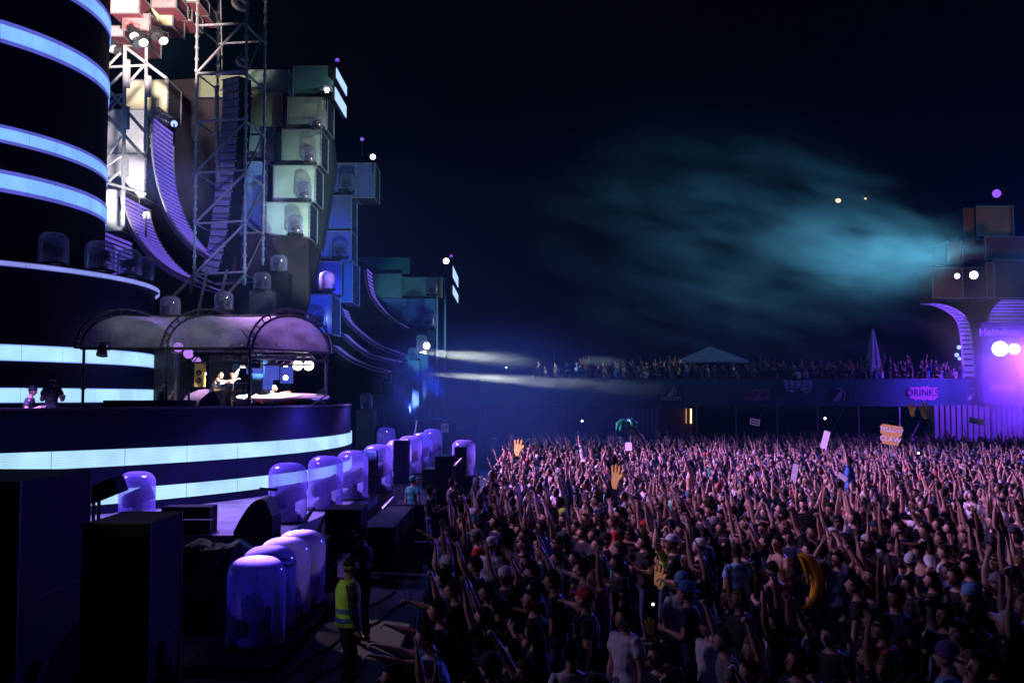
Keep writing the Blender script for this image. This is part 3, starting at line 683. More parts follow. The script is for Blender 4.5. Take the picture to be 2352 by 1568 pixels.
for (x, y, Y, m, lab, r) in ((*z4(845, 124), 50, M_spotp, 'violet lamp on the top corner of the near tower', .10), (*z4(1003, 628), 62, M_spotp, 'violet lamp floating above the middle tower', .11), (*z4(1072, 740), 62.5, M_spotw, 'white lamp on the middle tower top', .16), (*z4(778, 315), 49.3, M_spotw, 'bright white lamp on the dark teal cube', .13), (*z5(1180, 90), 84.5, M_spotw, 'bright white lamp on the far tower top', .24), (*z5(1210, 60), 85, M_spotp, 'tiny violet lamp at the far tower top', .12),
                              (*z1(952, 678), 44.8, M_spotb, 'blue lamp at the head of the tall ramp', .15), (*z1(800, 1176), 44.8, M_spotb, 'blue lamp over the second ramp', .15), (*z5(235, 725), 44, M_spotw, 'pale lamp behind the booth', .14), (*z5(1065, 588), 74, M_spotw, 'upper lamp at the start of the smoke streak', .24), (*z5(1045, 635), 74, M_spotw, 'lower lamp at the start of the smoke streak', .24)):
    p = P(x, y, Y); lens_fixture(p, (p.x * .3 + 1.0, 5, 3), m, lab, 'stage lamp', 'stage_light', r)
    g = G(); g.box((0, .0, -.5), (.06, .06, 1.0)); o = g.build('lamp_bracket', M_black, None, label='bracket under the ' + lab, cat='bracket'); o.location = p
# stair of domes at the far stage foot
gF = 'stepped domes at the foot of the far tower'
for i, (x, y, w) in enumerate(((1035, 640, 66), (985, 675, 58), (935, 715, 58), (890, 755, 56), (830, 815, 56), (770, 870, 56), (710, 965, 74))):
    Y = 74 - i * 1.5 if i < 6 else 56; p = P(*z5(x, y), Y); dome(p, w / 2.412 * .9408 / FD * Y, .95 if i else 1.5, f'{ordn[i]} stepped dome down from the far lamp', gF)
    moving_head(p, .7, R(20), R(80), f'moving head in the {ordn[i]} stepped dome', 'lights in the stepped domes', M_spotb if i % 2 == 0 else None)
    g = G(); g.box2((p.x - .5, p.y - .5, 0), (p.x + .5, p.y + .7, p.z - .01)); g.build('dome_pedestal', mat('grey cloth pedestal', (.10, .13, .13), .7, 0, .3, 2), None, label=f'tall pedestal under the {ordn[i]} stepped dome', cat='pedestal')
for i, x in enumerate((975, 1018, 1057, 1085, 1128, 1175)):
    a = P(*z5(x, (730, 640, 640, 760, 300, 190)[i]), 78); g = G(); g.tube([(a.x, a.y, 0), a], .09, 6); g.build('thin_mast', M_steel, None, label=f'{ordn[i]} thin mast from the left at the far stage foot', cat='mast', group='thin masts at the far stage foot')

# ================================================================== FAR RIGHT TOWER
gW = 'orange and wine cubes of the right hand tower'
for q, c, l, Y in (((735, 262, 808, 440), 'rust', 'narrow orange brown cube end at the top of the right tower', 61), ((812, 248, 1018, 425), 'rust', 'orange brown cube at the top of the right tower', 60.5),
                   ((640, 458, 718, 590), 'rust', 'small orange cube lit by smoke beside the white beams', 60), ((722, 445, 858, 578), 'wine', 'dark red cube in the second row of the right tower', 60.4), ((862, 430, 1180, 562), 'wine', 'long wine red cube at the right picture edge', 60.2),
                   ((552, 612, 720, 790), 'wine', 'wine cube low at the left of the right tower', 59.6), ((724, 612, 865, 788), 'plum', 'dark plum cube under the white beam lamps', 59.8), ((870, 584, 906, 788), 'wine', 'narrow wine red strip cube on the right tower', 59.5), ((910, 570, 1180, 788), 'plum', 'wide plum cube at the right picture edge', 59.7)):
    cube(q, Y, 2.2, c, l, gW, zr)
wallshape('arch_wall', cv([(860, 800), (1300, 800), (1300, 1430), (1120, 1430), (860, 1430), (840, 1100)], zr), 63, .4, M_panelbrown, 'dark arch wall behind the violet smoke at the right')
def ramp_x(pts, Y, w, label, n):
    """ramp seen from the front: slats run left-right"""
    c = [P(x, y, Y) for x, y in smooth_curve([(x, y, 0) for x, y in pts], 6) and [(q.x, q.y) for q in smooth_curve([(x, y, 0) for x, y in pts], 6)]]
    t = empty('striped_arch', c[0], label, 'striped arch', 'violet striped arches'); o0 = c[0]
    idx = [i * (len(c) - 1) / n for i in range(n + 1)]
    def at(s): i = min(int(s), len(c) - 2); return c[i].lerp(c[i + 1], s - i)
    for k in range(n):
        p, q = at(idx[k]), at(idx[k] + (idx[k + 1] - idx[k]) * .72); g = G()
        yo = Vector((0, 1.2, 0)) ; g.v = [tuple(v - o0) for v in (p, p + Vector((w, 0, 0)), q + Vector((w, 0, 0)), q)]; g.v += [tuple(Vector(v) + Vector((0, .05, .0))) for v in g.v]
        g.f = [(0, 1, 2, 3), (7, 6, 5, 4), (0, 4, 5, 1), (1, 5, 6, 2), (2, 6, 7, 3), (3, 7, 4, 0)]; g.build('slat', M_slat, t)
    g = G(); g.tube([v - o0 + Vector((-.03, .06, 0)) for v in c], .07, 5); g.tube([v - o0 + Vector((w + .03, .06, 0)) for v in c], .07, 5); g.build('edge_rail', M_steel, t, True)
ramp_x(cv([(480, 822), (560, 832), (640, 868), (690, 915), (712, 980), (722, 1060), (728, 1150), (735, 1260)], zr), 60.5, .62, 'violet striped arch leg left of the blinding lamps', 22)
ramp_x(cv([(960, 795), (905, 850), (880, 910), (872, 1000), (868, 1100), (866, 1200)], zr), 61, 3.6, 'wide violet striped arch at the right picture edge', 16)
for i, (x, y, r, m, lab) in enumerate(((945, 1088, .42, M_spotw, 'larger blinding lamp in the violet smoke'), (1028, 1090, .30, M_spotw, 'smaller blinding lamp right of the larger one'), (790, 655, .22, M_spotw, 'right white beam lamp above the teal smoke'), (692, 660, .14, M_spotw, 'left white beam lamp above the teal smoke'), (925, 175, .24, M_spotp, 'violet lamp on top of the right tower'),
                                       (703, 1080, .12, M_spotb, 'upper small lamp on the violet arch leg'), (690, 1125, .12, M_spotb, 'middle small lamp on the violet arch leg'), (706, 1146, .10, M_spotb, 'lower small lamp on the violet arch leg'))):
    p = P(*zr(x, y), 57.5); lens_fixture(p, (0, 0, 6), m, lab, 'stage lamp', 'stage_light', r)
for (x, y, lab) in ((0, 212, 'warm glowing point in the dark sky on an added body'), (160, 200, 'faint glowing point above the white closed parasol on an added body')):
    p = P(*zr(x - 12, y), 70); t = empty('hovering_light', p, lab, 'hovering_light')  # body added to carry a glowing point of unknown source
    g = G(); g.box((0, 0, 0), (.3, .2, .12))
    for a in (45, 135, 225, 315): g.tube([(0, 0, .02), (.4 * math.cos(R(a)), .4 * math.sin(R(a)), .06)], .02, 5); g.lathe([(.01, .1), (.16, .1), (.16, .11), (.01, .11)], 12, (.4 * math.cos(R(a)), .4 * math.sin(R(a)), 0))
    g.build('added_body', M_dsteel, t)
    g = G(); g.ell((0, -.12, -.08), (.20 if x == 0 else .08, .08, .16 if x == 0 else .07)); g.build('lamp', glow('dim warm lamp', (1, .7, .4), 1.6 if x == 0 else .5), t)

# ================================================================== TERRACE, BACK FENCE, PARASOLS
YT = 60.
M_banner = mat('terrace banner cloth', (.03, .11, .13), .75, 0, .25, .35)
ter = empty('terrace', (0, YT, 0), 'long raised terrace with a teal banner front, crowd on top', 'terrace')
zb0, zb1 = P(1176, 933, YT).z, P(1176, 871, YT).z; XL = P(1100, 900, YT).x; XR = P(2240, 900, YT).x; zter = zb1 - .95
g = G(); n = 60; b0 = 0
for i in range(n + 1):
    x = XL + (XR - XL) * i / n
    for k in range(5): g.v.append((x, .02 * math.sin(i * 1.9) * (1 - k / 4) + .015 * noise.noise(Vector((x, k, 0))), zb0 + (zb1 - zb0) * k / 4))
for i in range(n):
    for k in range(4): j = i * 5 + k; g.f.append((j, j + 5, j + 6, j + 1))
g.build('banner', M_banner, ter, True)
g = G(); g.box2((XL, .08, zter - .2), (XR, 12, zter)); g.build('terrace_floor', M_black, ter)
g = G(); g.tube([(XL, .04, zb1 + .03), (XR, .04, zb1 + .03)], .035, 6); g.build('top_rail', M_dsteel, ter)
def px(x): return (x - CX) / FD * YT * 1.0
for x in (1175, 1262, 1345, 1430, 1515, 1600, 1690, 1785, 1878, 1972, 2066, 2160):
    g = G(); g.tube([(px(x), .15, 0), (px(x), .15, zb0 + .1)], .05, 6); g.build('post', M_steel, ter)
for x in (1330, 1405, 1710, 1890, 2080):
    g = G(); g.tube([(px(x), .25, .9), (px(x + 52), .25, zb0)], .03, 6); g.build('brace', M_steel, ter)
M_logo = mat('pale print', (.50, .50, .56), .7, 0, .1); M_splash = mat('rose print', (.52, .20, .34), .7, 0, .2, 2); M_darkp = mat('dark print', (.012, .02, .05), .8)
def splash(xc, yc, w, h, seed, m, yoff, name='print'):
    rr = random.Random(seed); w *= YT / FD; h *= YT / FD; c = P(xc, yc, YT) - Vector((0, YT, 0)); pts = []
    for k in range(40):
        a = 2 * math.pi * k / 40; f = (.86 + .22 * rr.random()) / max(abs(math.cos(a)), abs(math.sin(a)) * .9 + .1) ** .75
        pts.append((c.x + w / 2 * f * math.cos(a) * .84, yoff, c.z + h / 2 * f * math.sin(a) * .78))
    g = G(); g.prism(pts, (0, .01, 0)); return g.build(name, m, ter)
M_ink = mat('purple ink', (.06, .03, .12), .8)
for xc, yc, w, h, sd in ((1738, 907, 76, 34, 1), (2118, 903, 82, 40, 5)):
    splash(xc, yc, w, h, sd, M_splash, -.07, 'splash_print')
    c = P(xc, yc - 1, YT); text_mesh('DRINKS', .56, M_ink, 'lettering', ter, (c.x, -.085, c.z), UPR, .004, .008)
def wolf(xc, yc, s):
    c = P(xc, yc, YT); g = G(); pts = []
    for k in range(15): a = R(-50 + 150 * k / 14); pts.append((c.x + s * .9 * math.cos(a) - .0, -.10, c.z + s * .9 * math.sin(a)))
    for k in range(14, -1, -1): a = R(-50 + 150 * k / 14); pts.append((c.x + s * .78 * math.cos(a) - .05 * s, -.10, c.z + s * .80 * math.sin(a) - .02))
    g.prism(pts, (0, .01, 0))
    pts = [(-.62, -.75), (-.1, -.8), (.25, -.55), (.38, -.1), (.42, .35), (.62, .68), (.36, .62), (.18, .42), (-.02, .32), (.0, .12), (-.25, -.05), (-.42, -.32), (-.75, -.55)]
    g.prism([(c.x + s * a, -.10, c.z + s * b) for a, b in pts], (0, .01, 0)); g.build('wolf_emblem', M_logo, ter)
splash(1540, 908, 74, 52, 9, M_darkp, -.06, 'dark_print'); splash(1925, 908, 60, 40, 11, M_darkp, -.06, 'dark_print')
wolf(1541, 900, .34); wolf(1925, 907, .48); wolf(2232, 905, .45)
c = P(1541, 915.5, YT); text_mesh('ERISTOFF', .30, M_logo, 'lettering', ter, (c.x, -.09, c.z), UPR, .004, .006)
# blue and white chequered flag over the rail
g = G(); nx, nz = 18, 7; a = P(1800, 873, YT - .25); wf = 1.75; b0 = 0
def fp(i, k):
    u = i / nx; dr = (1 + .9 * abs(math.sin(u * math.pi * 2.0))) * .42
    return (a.x + wf * u + .06 * math.sin(i * 2.1) * k / nz, YT - .25 - .10 * math.sin(i * 1.7) * (k / nz), a.z - dr * k / nz)
me = bpy.data.meshes.new('flag'); me.from_pydata([fp(i, k) for i in range(nx + 1) for k in range(nz + 1)], [], [(i * (nz + 1) + k, i * (nz + 1) + k + 1, (i + 1) * (nz + 1) + k + 1, (i + 1) * (nz + 1) + k) for i in range(nx) for k in range(nz)])
me.materials.append(mat('flag white', (.6, .62, .68), .8)); me.materials.append(mat('flag blue', (.08, .16, .5), .8))
for i, p in enumerate(me.polygons): p.material_index = (i // nz + i % nz) % 2
o = bpy.data.objects.new('flag', me); COL.objects.link(o); tag(o, 'blue and white chequered flag hung over the terrace rail', 'flag')
# container / corrugated fence panels under the terrace
def corr(x0, x1, y0, Y, m, label, n, top=None):
    a = P(x0, y0, Y); b = P(x1, y0, Y); g = G(); h = a.z; w = (b.x - a.x) / n
    for i in range(n):
        X = a.x + w * i
        for (u, d) in ((0, 0), (.62, 0), (.72, .12), (.90, .12)):
            g.v += [(X + w * u, Y + d, 0), (X + w * u, Y + d, h)]
    k = len(g.v) // 2
    for i in range(k - 1): g.f.append((2 * i, 2 * i + 2, 2 * i + 3, 2 * i + 1))
    g.box2((a.x, Y + .14, 0), (b.x, Y + 1.0, h - .02)); return g.build('corrugated_fence', m, None, label=label, cat='corrugated fence', group='corrugated panels under the terrace')
corr(1095, 1430, 934, 59.3, mat('grey violet sheet', (.12, .11, .18), .6, 0, .2, 1), 'long dim corrugated fence left of the pink one', 40)
corr(1432, 1515, 936, 58.8, mat('pink violet sheet', (.30, .17, .30), .6, 0, .2, 1), 'pinkish corrugated fence below the wolf banner', 8)
corr(2146, 2275, 930, 59.2, mat('white sheet', (.15, .145, .165), .6, 0, .2, 1), 'white corrugated fence left of the bright panel', 10)
corr(2278, 2420, 931, 59.6, mat('violet light tint sheet', (.12, .11, .17), .6, 0, .2, 1), 'white corrugated fence with violet light tint at the right picture edge', 12)  # same white fence, violet light put into its sheet colour
a = P(1516, 937, 59.5); b = P(1590, 937, 59.5); g = G(); g.box2((a.x, 59.5, 0), (b.x, 60.4, a.z)); 
for i in range(9): g.box2((a.x + (b.x - a.x) * (i + .2) / 9, 59.46, .1), (a.x + (b.x - a.x) * (i + .7) / 9, 59.5, a.z - .1))
g.build('shipping_container', mat('dark red sheet', (.09, .03, .04), .6), None, label='dark red container under the terrace', cat='container')
for x, w, m, l in ((1587, .10, M_warm, 'bright yellow light tube at the container door'), (1576, .05, glow('dim tube', (.8, .45, .2), .8), 'dimmer light tube left of the bright one')):
    p = P(x, 938, 59); q = P(x, 972, 59); g = G(); g.tube([p, q], w / 2, 8); g.build('light_tube', m if x < 1580 else glow('tube light', (1, .62, .28), 2.2), None, label=l, cat='light tube')
# kiosk wall behind right lamps with lettering
kio = empty('bar_front', P(2312, 850, 58.2), 'violet lit bar front with faint lettering behind the blinding lamps', 'bar'); o0 = kio.location.copy()
g = G(); a = P(2255, 740, 58.6) - o0; b = P(2420, 925, 58.6) - o0; g.box2((a.x, .5, b.z), (b.x, .9, a.z)); g.build('bar_wall', mat('bar wall', (.03, .02, .08), .6), kio)
M_lav = mat('lavender print', (.45, .36, .7), .6)
c = P(2303, 762, 58.2) - o0; text_mesh('Heineken', .62, M_lav, 'lettering', kio, (c.x, .4, c.z), UPR, .01, .01)
c = P(2310, 890, 58.2) - o0; g = G(); g.box((c.x, .45, c.z), (1.5, .06, .5)); g.build('sign_board', mat('sign violet', (.20, .10, .45), .6), kio); text_mesh('VIP GOLD', .33, M_lav, 'lettering', kio, (c.x, .4, c.z), UPR, .01, .006)
# parasols
def parasol_open(xc, y0, y1, Y, hw):
    t0 = P(xc, y0, Y); e = P(xc, y1, Y); t = empty('open_parasol', (t0.x, Y, zter), 'wide open pale parasol above the terrace crowd', 'parasol')
    r = hw / FD * Y; top = t0.z - zter; ez = e.z - zter; g = G(); b0 = 0; g.v.append((0, 0, top)); k = 0
    cs = [(-r, -r * .8), (r, -r * .8), (r, r * .8), (-r, r * .8)]
    for i in range(4):
        a, b = cs[i], cs[(i + 1) % 4]
        for j in range(6): q = j / 6; g.v.append((a[0] + (b[0] - a[0]) * q, a[1] + (b[1] - a[1]) * q, ez - .0 + .03 * math.sin(q * math.pi)))
    for i in range(24): g.f.append((0, 1 + i, 1 + (i + 1) % 24))
    m0 = len(g.v)
    for i in range(24): v = g.v[1 + i]; g.v.append((v[0], v[1], v[2] - .16))
    for i in range(24): g.f.append((1 + i, 1 + (i + 1) % 24, m0 + (i + 1) % 24, m0 + i))
    g.build('canopy', mat('pale parasol cloth', (.42, .42, .50), .8, 0, .15, 2), t)
    g = G(); g.tube([(0, 0, 0), (0, 0, top - .05)], .05, 8); g.build('pole', M_steel, t)
    sl = math.atan2(top - ez, r * .8)
    for dz, s, sz in ((.45, 'RED', .3), (.66, 'OPEN AIR', .3)):
        yy = -(r * .8) * dz; o = text_mesh('~' if s == 'RED' else '~ ~ ~', sz, M_ink, 'faded_print', t, (0, yy - .02, top - (top - ez) * dz + .04), (sl, 0, 0), .003)
parasol_open(1630, 795, 829, 63, 75)
t0 = P(2005, 757, 62); b0_ = P(2005, 845, 62)
t = empty('closed_parasol', (t0.x, 62, zter), 'tall closed white parasol standing in the terrace crowd', 'parasol')
H = t0.z - zter; B = b0_.z - zter; secs = []; g = G(); n = 24; rows = 10
for i in range(rows + 1):
    f = i / rows; z = H - (H - B + .3) * f
    for k in range(n):
        a = 2 * math.pi * k / n; r = (.05 + .42 * f ** .9) * (1 + .28 * math.cos(6 * a + f * .8)); g.v.append((r * math.cos(a), r * math.sin(a), z + (-.25 * math.cos(6 * a) * (1 if i == rows else 0))))
for i in range(rows):
    for k in range(n): l = (k + 1) % n; g.f.append((i * n + k, i * n + l, (i + 1) * n + l, (i + 1) * n + k))
g.f.append(tuple(range(n))); g.build('folded_canopy', mat('white parasol cloth', (.42, .42, .46), .8, 0, .15, 3), t, True)
g = G(); g.tube([(0, 0, 0), (0, 0, H + .05)], .04, 8); g.build('pole', M_steel, t)
# ================================================================== PEOPLE
V = Vector
def hand(g, W, d, nrm, style, s=1., lo=False):
    """palm, four fingers and a side thumb; fingers bend towards nrm"""
    d = d.normalized(); nrm = (nrm - d * nrm.dot(d)).normalized(); sd = d.cross(nrm)
    n = 4 if lo else 8
    secs = [(W - d * .01, sd, nrm, .026 * s, .02 * s), (W + d * .03 * s, sd, nrm, .037 * s, .018 * s), (W + d * .07 * s, sd, nrm, .043 * s, .016 * s), (W + d * .098 * s, sd, nrm, .040 * s, .012 * s)]
    g.loft(secs, n)
    L = (.070, .080, .074, .058); curl = {'open': (8, 10, 8, 10), 'relax': (28, 32, 36, 40), 'fist': (82, 86, 86, 84), 'point': (4, 84, 86, 84), 'horns': (4, 86, 86, 6), 'cup': (42, 40, 42, 44)}[style]
    for k in range(4):
        if lo and k == 2: continue
        off = (-.030 + .0205 * k) * s; b = W + d * .09 * s + sd * off; sp = (k - 1.5) * (.10 if style == 'open' else .03); ang = 0; p = b; pts = [p]
        for j, fr in enumerate((.45, .32, .23)):
            ang += R(curl[k]) * (1 if j < 2 else .7); q = (d * math.cos(ang) + nrm * math.sin(ang) + sd * sp).normalized(); p = p + q * L[k] * fr * s; pts.append(p)
        g.tube(pts, [.0100 * s, .0095 * s, .0088 * s, .0075 * s], 3 if lo else 6, sd, True, not lo)
    b = W + d * .025 * s - sd * .030 * s; f = style in ('fist', 'point', 'horns')
    q1 = (d * .55 - sd * .75 + nrm * .25).normalized(); q2 = (d * .85 + (sd * .5 if f else -sd * .25) + nrm * (.5 if f else .2)).normalized()
    g.tube([b, b + q1 * .038 * s, b + q1 * .038 * s + q2 * .032 * s], [.0135 * s, .012 * s, .009 * s], 3 if lo else 6, nrm, True, not lo)

ARMS = {  # (upper arm dir, forearm dir, palm normal, hand) for the left side (y > 0); x = forward
    'up': (V((.12, .25, .95)), V((.10, -.05, 1)), V((1, 0, 0)), 'open'),
    'up_wide': (V((.15, .55, .75)), V((.10, .25, .95)), V((1, 0, 0)), 'open'),
    'up_bent': (V((.30, .60, .62)), V((.12, -.42, .88)), V((1, -.3, 0)), 'open'),
    'fist': (V((.30, .35, .85)), V((.25, .0, .95)), V((1, 0, .2)), 'fist'),
    'point': (V((.50, .22, .80)), V((.45, .0, .88)), V((.6, 0, -.6)), 'point'),
    'forward': (V((.85, .18, .35)), V((.90, .0, .50)), V((0, 0, -1)), 'open'),
    'reach': (V((.90, .10, .10)), V((.95, .0, .28)), V((0, 0, -1)), 'relax'),
    'horns': (V((.25, .35, .88)), V((.15, .05, 1)), V((1, 0, 0)), 'horns'),
    'clap': (V((.55, .30, .70)), V((.15, -.55, .75)), V((0, -1, 0)), 'open'),
    'phone': (V((.60, .25, -.10)), V((.45, -.35, .85)), V((-.2, -1, 0)), 'cup'),
    'phone_up': (V((.60, .20, .55)), V((.35, -.15, .90)), V((0, -1, 0)), 'cup'),
    'chin': (V((.35, .15, -.80)), V((.55, -.30, .80)), V((-.6, -.6, 0)), 'relax'),
    'down': (V((.03, .16, -.98)), V((.22, .04, -.95)), V((.2, -1, 0)), 'relax'),
    'bend': (V((-.05, .25, -.9)), V((.85, -.10, .25)), V((0, -1, 0)), 'relax'),
    'hug': (V((.2, .75, .10)), V((.5, .60, .10)), V((0, 0, -1)), 'relax'),
}
def flip(v): return V((v.x, -v.y, v.z))
def head_geo(g, lo, rx=.098, ry=.077, rz=.122):
    n, m = (8, 6) if lo else (26, 20); b0 = len(g.v)
    def bump(a, b, ca, cb, wa, wb): return math.exp(-((a - ca) / wa) ** 2 - ((b - cb) / wb) ** 2)
    for i in range(m + 1):
        th = math.pi * i / m
        for k in range(n):
            t = 2 * math.pi * k / n; lon = math.atan2(math.sin(t), math.cos(t)); z = math.cos(th); s = math.sin(th)
            x, y = s * math.cos(t), s * math.sin(t); jaw = 1 - .30 * max(0, -z) ** 1.2
            px_, py_, pz_ = x * rx, y * ry * jaw, z * rz
            if x > 0: px_ *= 1 - .08 * max(0, z); px_ += .004 * max(0, -z)
            else: pz_ += .03 * max(0, -z) * (-x)
            al = abs(lon); d = 0
            if not lo:
                d += .036 * bump(lon, z, 0, -.17, .17, .13) + .016 * bump(lon, z, 0, .0, .12, .14)      # nose
                d += .009 * bump(al, z, .42, .26, .30, .10)                                              # brow
                d -= .018 * bump(al, z, .40, .08, .20, .10)                                              # eyes
                d += .007 * bump(lon, z, 0, -.47, .32, .05) + .007 * bump(lon, z, 0, -.58, .28, .05) - .004 * bump(lon, z, 0, -.525, .3, .022)
                d += .016 * bump(lon, z, 0, -.80, .5, .14)                                               # chin
                d += .004 * bump(al, z, .85, -.08, .3, .2)
            else: d += .02 * bump(lon, z, 0, -.15, .5, .3)
            rr = 1 + d / .1; g.v.append((px_ * rr, py_ * (1 + d / .1 * .4), pz_))
    for i in range(m):
        for k in range(n):
            l = (k + 1) % n; g.f.append((b0 + i * n + k, b0 + (i + 1) * n + k, b0 + (i + 1) * n + l, b0 + i * n + l))
    if not lo:
        for s in (-1, 1): g.ell((-.008, s * .077, -.005), (.018, .009, .030), 8, 6, Matrix.Rotation(s * R(18), 3, 'Z'))
def xf(g, i0, M):
    for i in range(i0, len(g.v)): g.v[i] = tuple(M @ V(g.v[i]))
def hair_geo(style, lo=False):
    g = G(); n, m = (8, 6) if lo else (44, 30); rr = random.Random(len(style)); b0 = 0
    low = {'short': -.18, 'crop': .05, 'curly': -.25, 'long': -.75, 'bun': -.15, 'tail': -.2}[style]; k0 = {'short': 1.075, 'crop': 1.035, 'curly': 1.16, 'long': 1.10, 'bun': 1.07, 'tail': 1.07}[style]
    idx = {}
    for i in range(m + 1):
        th = math.pi * i / m
        for k in range(n):
            t = 2 * math.pi * k / n; z = math.cos(th); s = math.sin(th); x, y = s * math.cos(t), s * math.sin(t)
            face = x > .30 + .12 * noise.noise(V((y * 4, z * 4, 1))) and z < .50 - .12 * abs(y) + .10 * noise.noise(V((y * 7, 2, 3)))
            side = x > -.25 and z < .0 and style != 'long'
            lowcut = z < low
            q = 1.0 if not (face or side or lowcut) else .93
            f = k0 * q if q == 1 else .90
            nz = noise.noise(V((x * 5, y * 5, z * 5)) * (2.2 if style == 'curly' else 1.1)) * (.10 if style == 'curly' else .05) + noise.noise(V((x * 5, y * 5, z * 2.2)) * 5) * (.05 if not lo else 0)
            top = .10 * max(0, z) * (1 if style in ('short', 'curly') else .3)
            g.v.append((x * .098 * (f + nz) - .004, y * .078 * (f + nz + .02), z * .122 * (f + nz * .6 + top)))
    for i in range(m):
        for k in range(n): l = (k + 1) % n; g.f.append((i * n + k, (i + 1) * n + k, (i + 1) * n + l, i * n + l))
    if style == 'long': g.tube([(-.035, 0, .04), (-.085, 0, -.06), (-.11, 0, -.17), (-.13, 0, -.30), (-.14, 0, -.40)], [(.085, .06), (.095, .062), (.105, .055), (.09, .045), (.04, .03)], 5 if lo else 12, (0, 1, 0))
    if style == 'bun': g.ell((-.06, 0, .135), (.045, .045, .04), 6 if lo else 10, 5)
    if style == 'tail': g.tube([(-.09, 0, .04), (-.14, 0, .02), (-.15, 0, -.09), (-.13, 0, -.2)], [.02, .032, .03, .012], 4 if lo else 8)
    return g
def cap_geo(kind):
    g = G(); prof = [(1.0, -.02), (1.01, .2), (.97, .45), (.82, .72), (.55, .92), (.2, 1.02), (.01, 1.03)]; n = 20
    for r, z in prof:
        for k in range(n): t = 2 * math.pi * k / n; g.v.append((.108 * r * math.cos(t) - .004, .089 * r * math.sin(t), .03 + z * .112))
    for i in range(len(prof) - 1):
        for k in range(n): l = (k + 1) % n; g.f.append((i * n + k, i * n + l, (i + 1) * n + l, (i + 1) * n + k))
    if kind != 'beanie':
        s = 1 if kind == 'cap' else -1; pts = [(s * .085 * math.cos(a) + s * (.02 + .085 * max(0, math.cos(a))), .076 * math.sin(a), .036) for a in [R(x) for x in range(-90, 91, 15)]]
        g.prism(pts, (0, 0, .008))
    else: g.lathe([(.10, .02), (.104, .05), (.10, .075)], 20)
    return g
def person_geo(L='up', Rr='up', yaw=0, pitch=-8, lean=0, twist=0, female=False, lo=False, legs='stand', crouch=0., jit=0., long=False):
    """returns dict part -> G (body frame: x forward, z up, feet at z=0) and the head matrix"""
    jr = random.Random(hash((L, Rr, round(yaw, 3), round(lean, 3)))% 9999 if False else int(abs(yaw * 977 + lean * 331)))
    B, SH, TR = G(), G(), G(); n = 6 if lo else 14; X, Y, Z = V((1, 0, 0)), V((0, 1, 0)), V((0, 0, 1))
    sw = .170 if female else .190; ln = math.sin(R(lean))
    def sp(z): return V((ln * max(0, z - .92) - crouch * .10 * 0, 0, z - crouch))
    w = [(.84, .120, .095), (.92, .170 if not female else .178, .118), (1.0, .155, .105), (1.10, .138 if not female else .122, .098), (1.22, .160 if not female else .14, .112), (1.33, .180 if not female else .155, .118), (1.41, sw * .93, .095), (1.455, .115, .075), (1.49, .060, .060)]
    secs = [(sp(z), Y, X, a, b) for z, a, b in w]; B.loft(secs, n, True, .85)
    hy = V((ln * .58, 0, 0))
    neck0 = sp(1.46); headc = sp(1.635) + V((.02, 0, 0))
    B.tube([neck0 - Z * .03, neck0 + V((.004, 0, .05)), headc - V((.012, 0, .06))], [(.062, .064), (.055, .058), (.052, .055)], 6 if lo else 12, (0, 1, 0))
    HM = Matrix.Translation(headc) @ Matrix.Rotation(R(yaw), 4, 'Z') @ Matrix.Rotation(R(pitch), 4, 'Y')
    i0 = len(B.v); head_geo(B, lo); xf(B, i0, HM)
    hands = []
    for s, an in ((1, L), (-1, Rr)):
        u, f, nm, hs = ARMS[an]
        if jit: u = u + V((jr.uniform(-jit, jit), jr.uniform(-jit, jit), 0)); f = f + V((jr.uniform(-jit, jit), jr.uniform(-jit, jit), 0))
        if s < 0: u, f, nm = flip(u), flip(f), flip(nm)
        T = Matrix.Rotation(R(twist), 3, 'Z'); u, f, nm = T @ u.normalized(), T @ f.normalized(), T @ nm
        up = max(0, u.z); sh = sp(1.405) + V((.0, s * (sw - .012 - .02 * up), .035 * up)); el = sh + u * .285; wr = el + f * .255
        k = .88 if female else 1
        B.tube([sp(1.38) + V((0, s * .09, 0)), sh, sh + u * .07, sh + u * .16, el - u * .02, el + f * .03, el + f * .09, el + f * .17, wr], [.058, .066 * k, .060 * k, .053 * k, .044 * k, .045 * k, .047 * k, .036 * k, (.024 * k, .028 * k)], 5 if lo else 10, (nm if abs(nm.dot(u)) < .95 else X))
        hand(B, wr, f, nm, hs, 1.0, lo); hands.append((wr, f, nm))
        if long: SH.tube([sh + u * .05, el, el + f * .1, wr - f * .01], [.066, .058, .055, .042], 12, X)
        SH.tube([sp(1.37) + V((0, s * .08, 0)), sh + V((0, 0, .0)), sh + u * .08, sh + u * .155, sh + u * .16], [.068, .072, .066 * (1.02), .070, .045], 5 if lo else 12, X)
    SH.loft([(sp(z) + V((0, 0, 0)), Y, X, a + .014, b + .016) for z, a, b in w[1:-1]] + [(sp(1.468), Y, X, .074, .074)], n, True, .85)
    for s in (-1, 1):
        dx = {'stand': 0, 'step': .16 * s, 'squat': .1}[legs]; hp = V((0, s * .085, .90 - crouch)); kn = V((.04 + dx * .6 + crouch * .55, s * .10, .48 - crouch * .35)); an = V((dx - .02, s * .105, .08))
        B.tube([hp, hp.lerp(kn, .5), kn, kn.lerp(an, .35), an, an - Z * .05], [.085, .072, .053, .052, .036, .034], 5 if lo else 10, X)
        B.tube([an + V((-.05, 0, -.045)), an + V((.06, 0, -.045)), an + V((.17, 0, -.055))], [(.036, .035), (.040, .034), (.030, .018)], 5 if lo else 8, Y, True, not lo)
        TR.tube([hp + Z * .06, hp.lerp(kn, .5), kn, kn.lerp(an, .5), an], [(.098, .098), .088, .070, .066, .060], 5 if lo else 12, X)
    TR.loft([(sp(z) , Y, X, a + .012, b + .014) for z, a, b in w[:3]] + [(sp(1.04), Y, X, .155, .11)], n, True, .85)
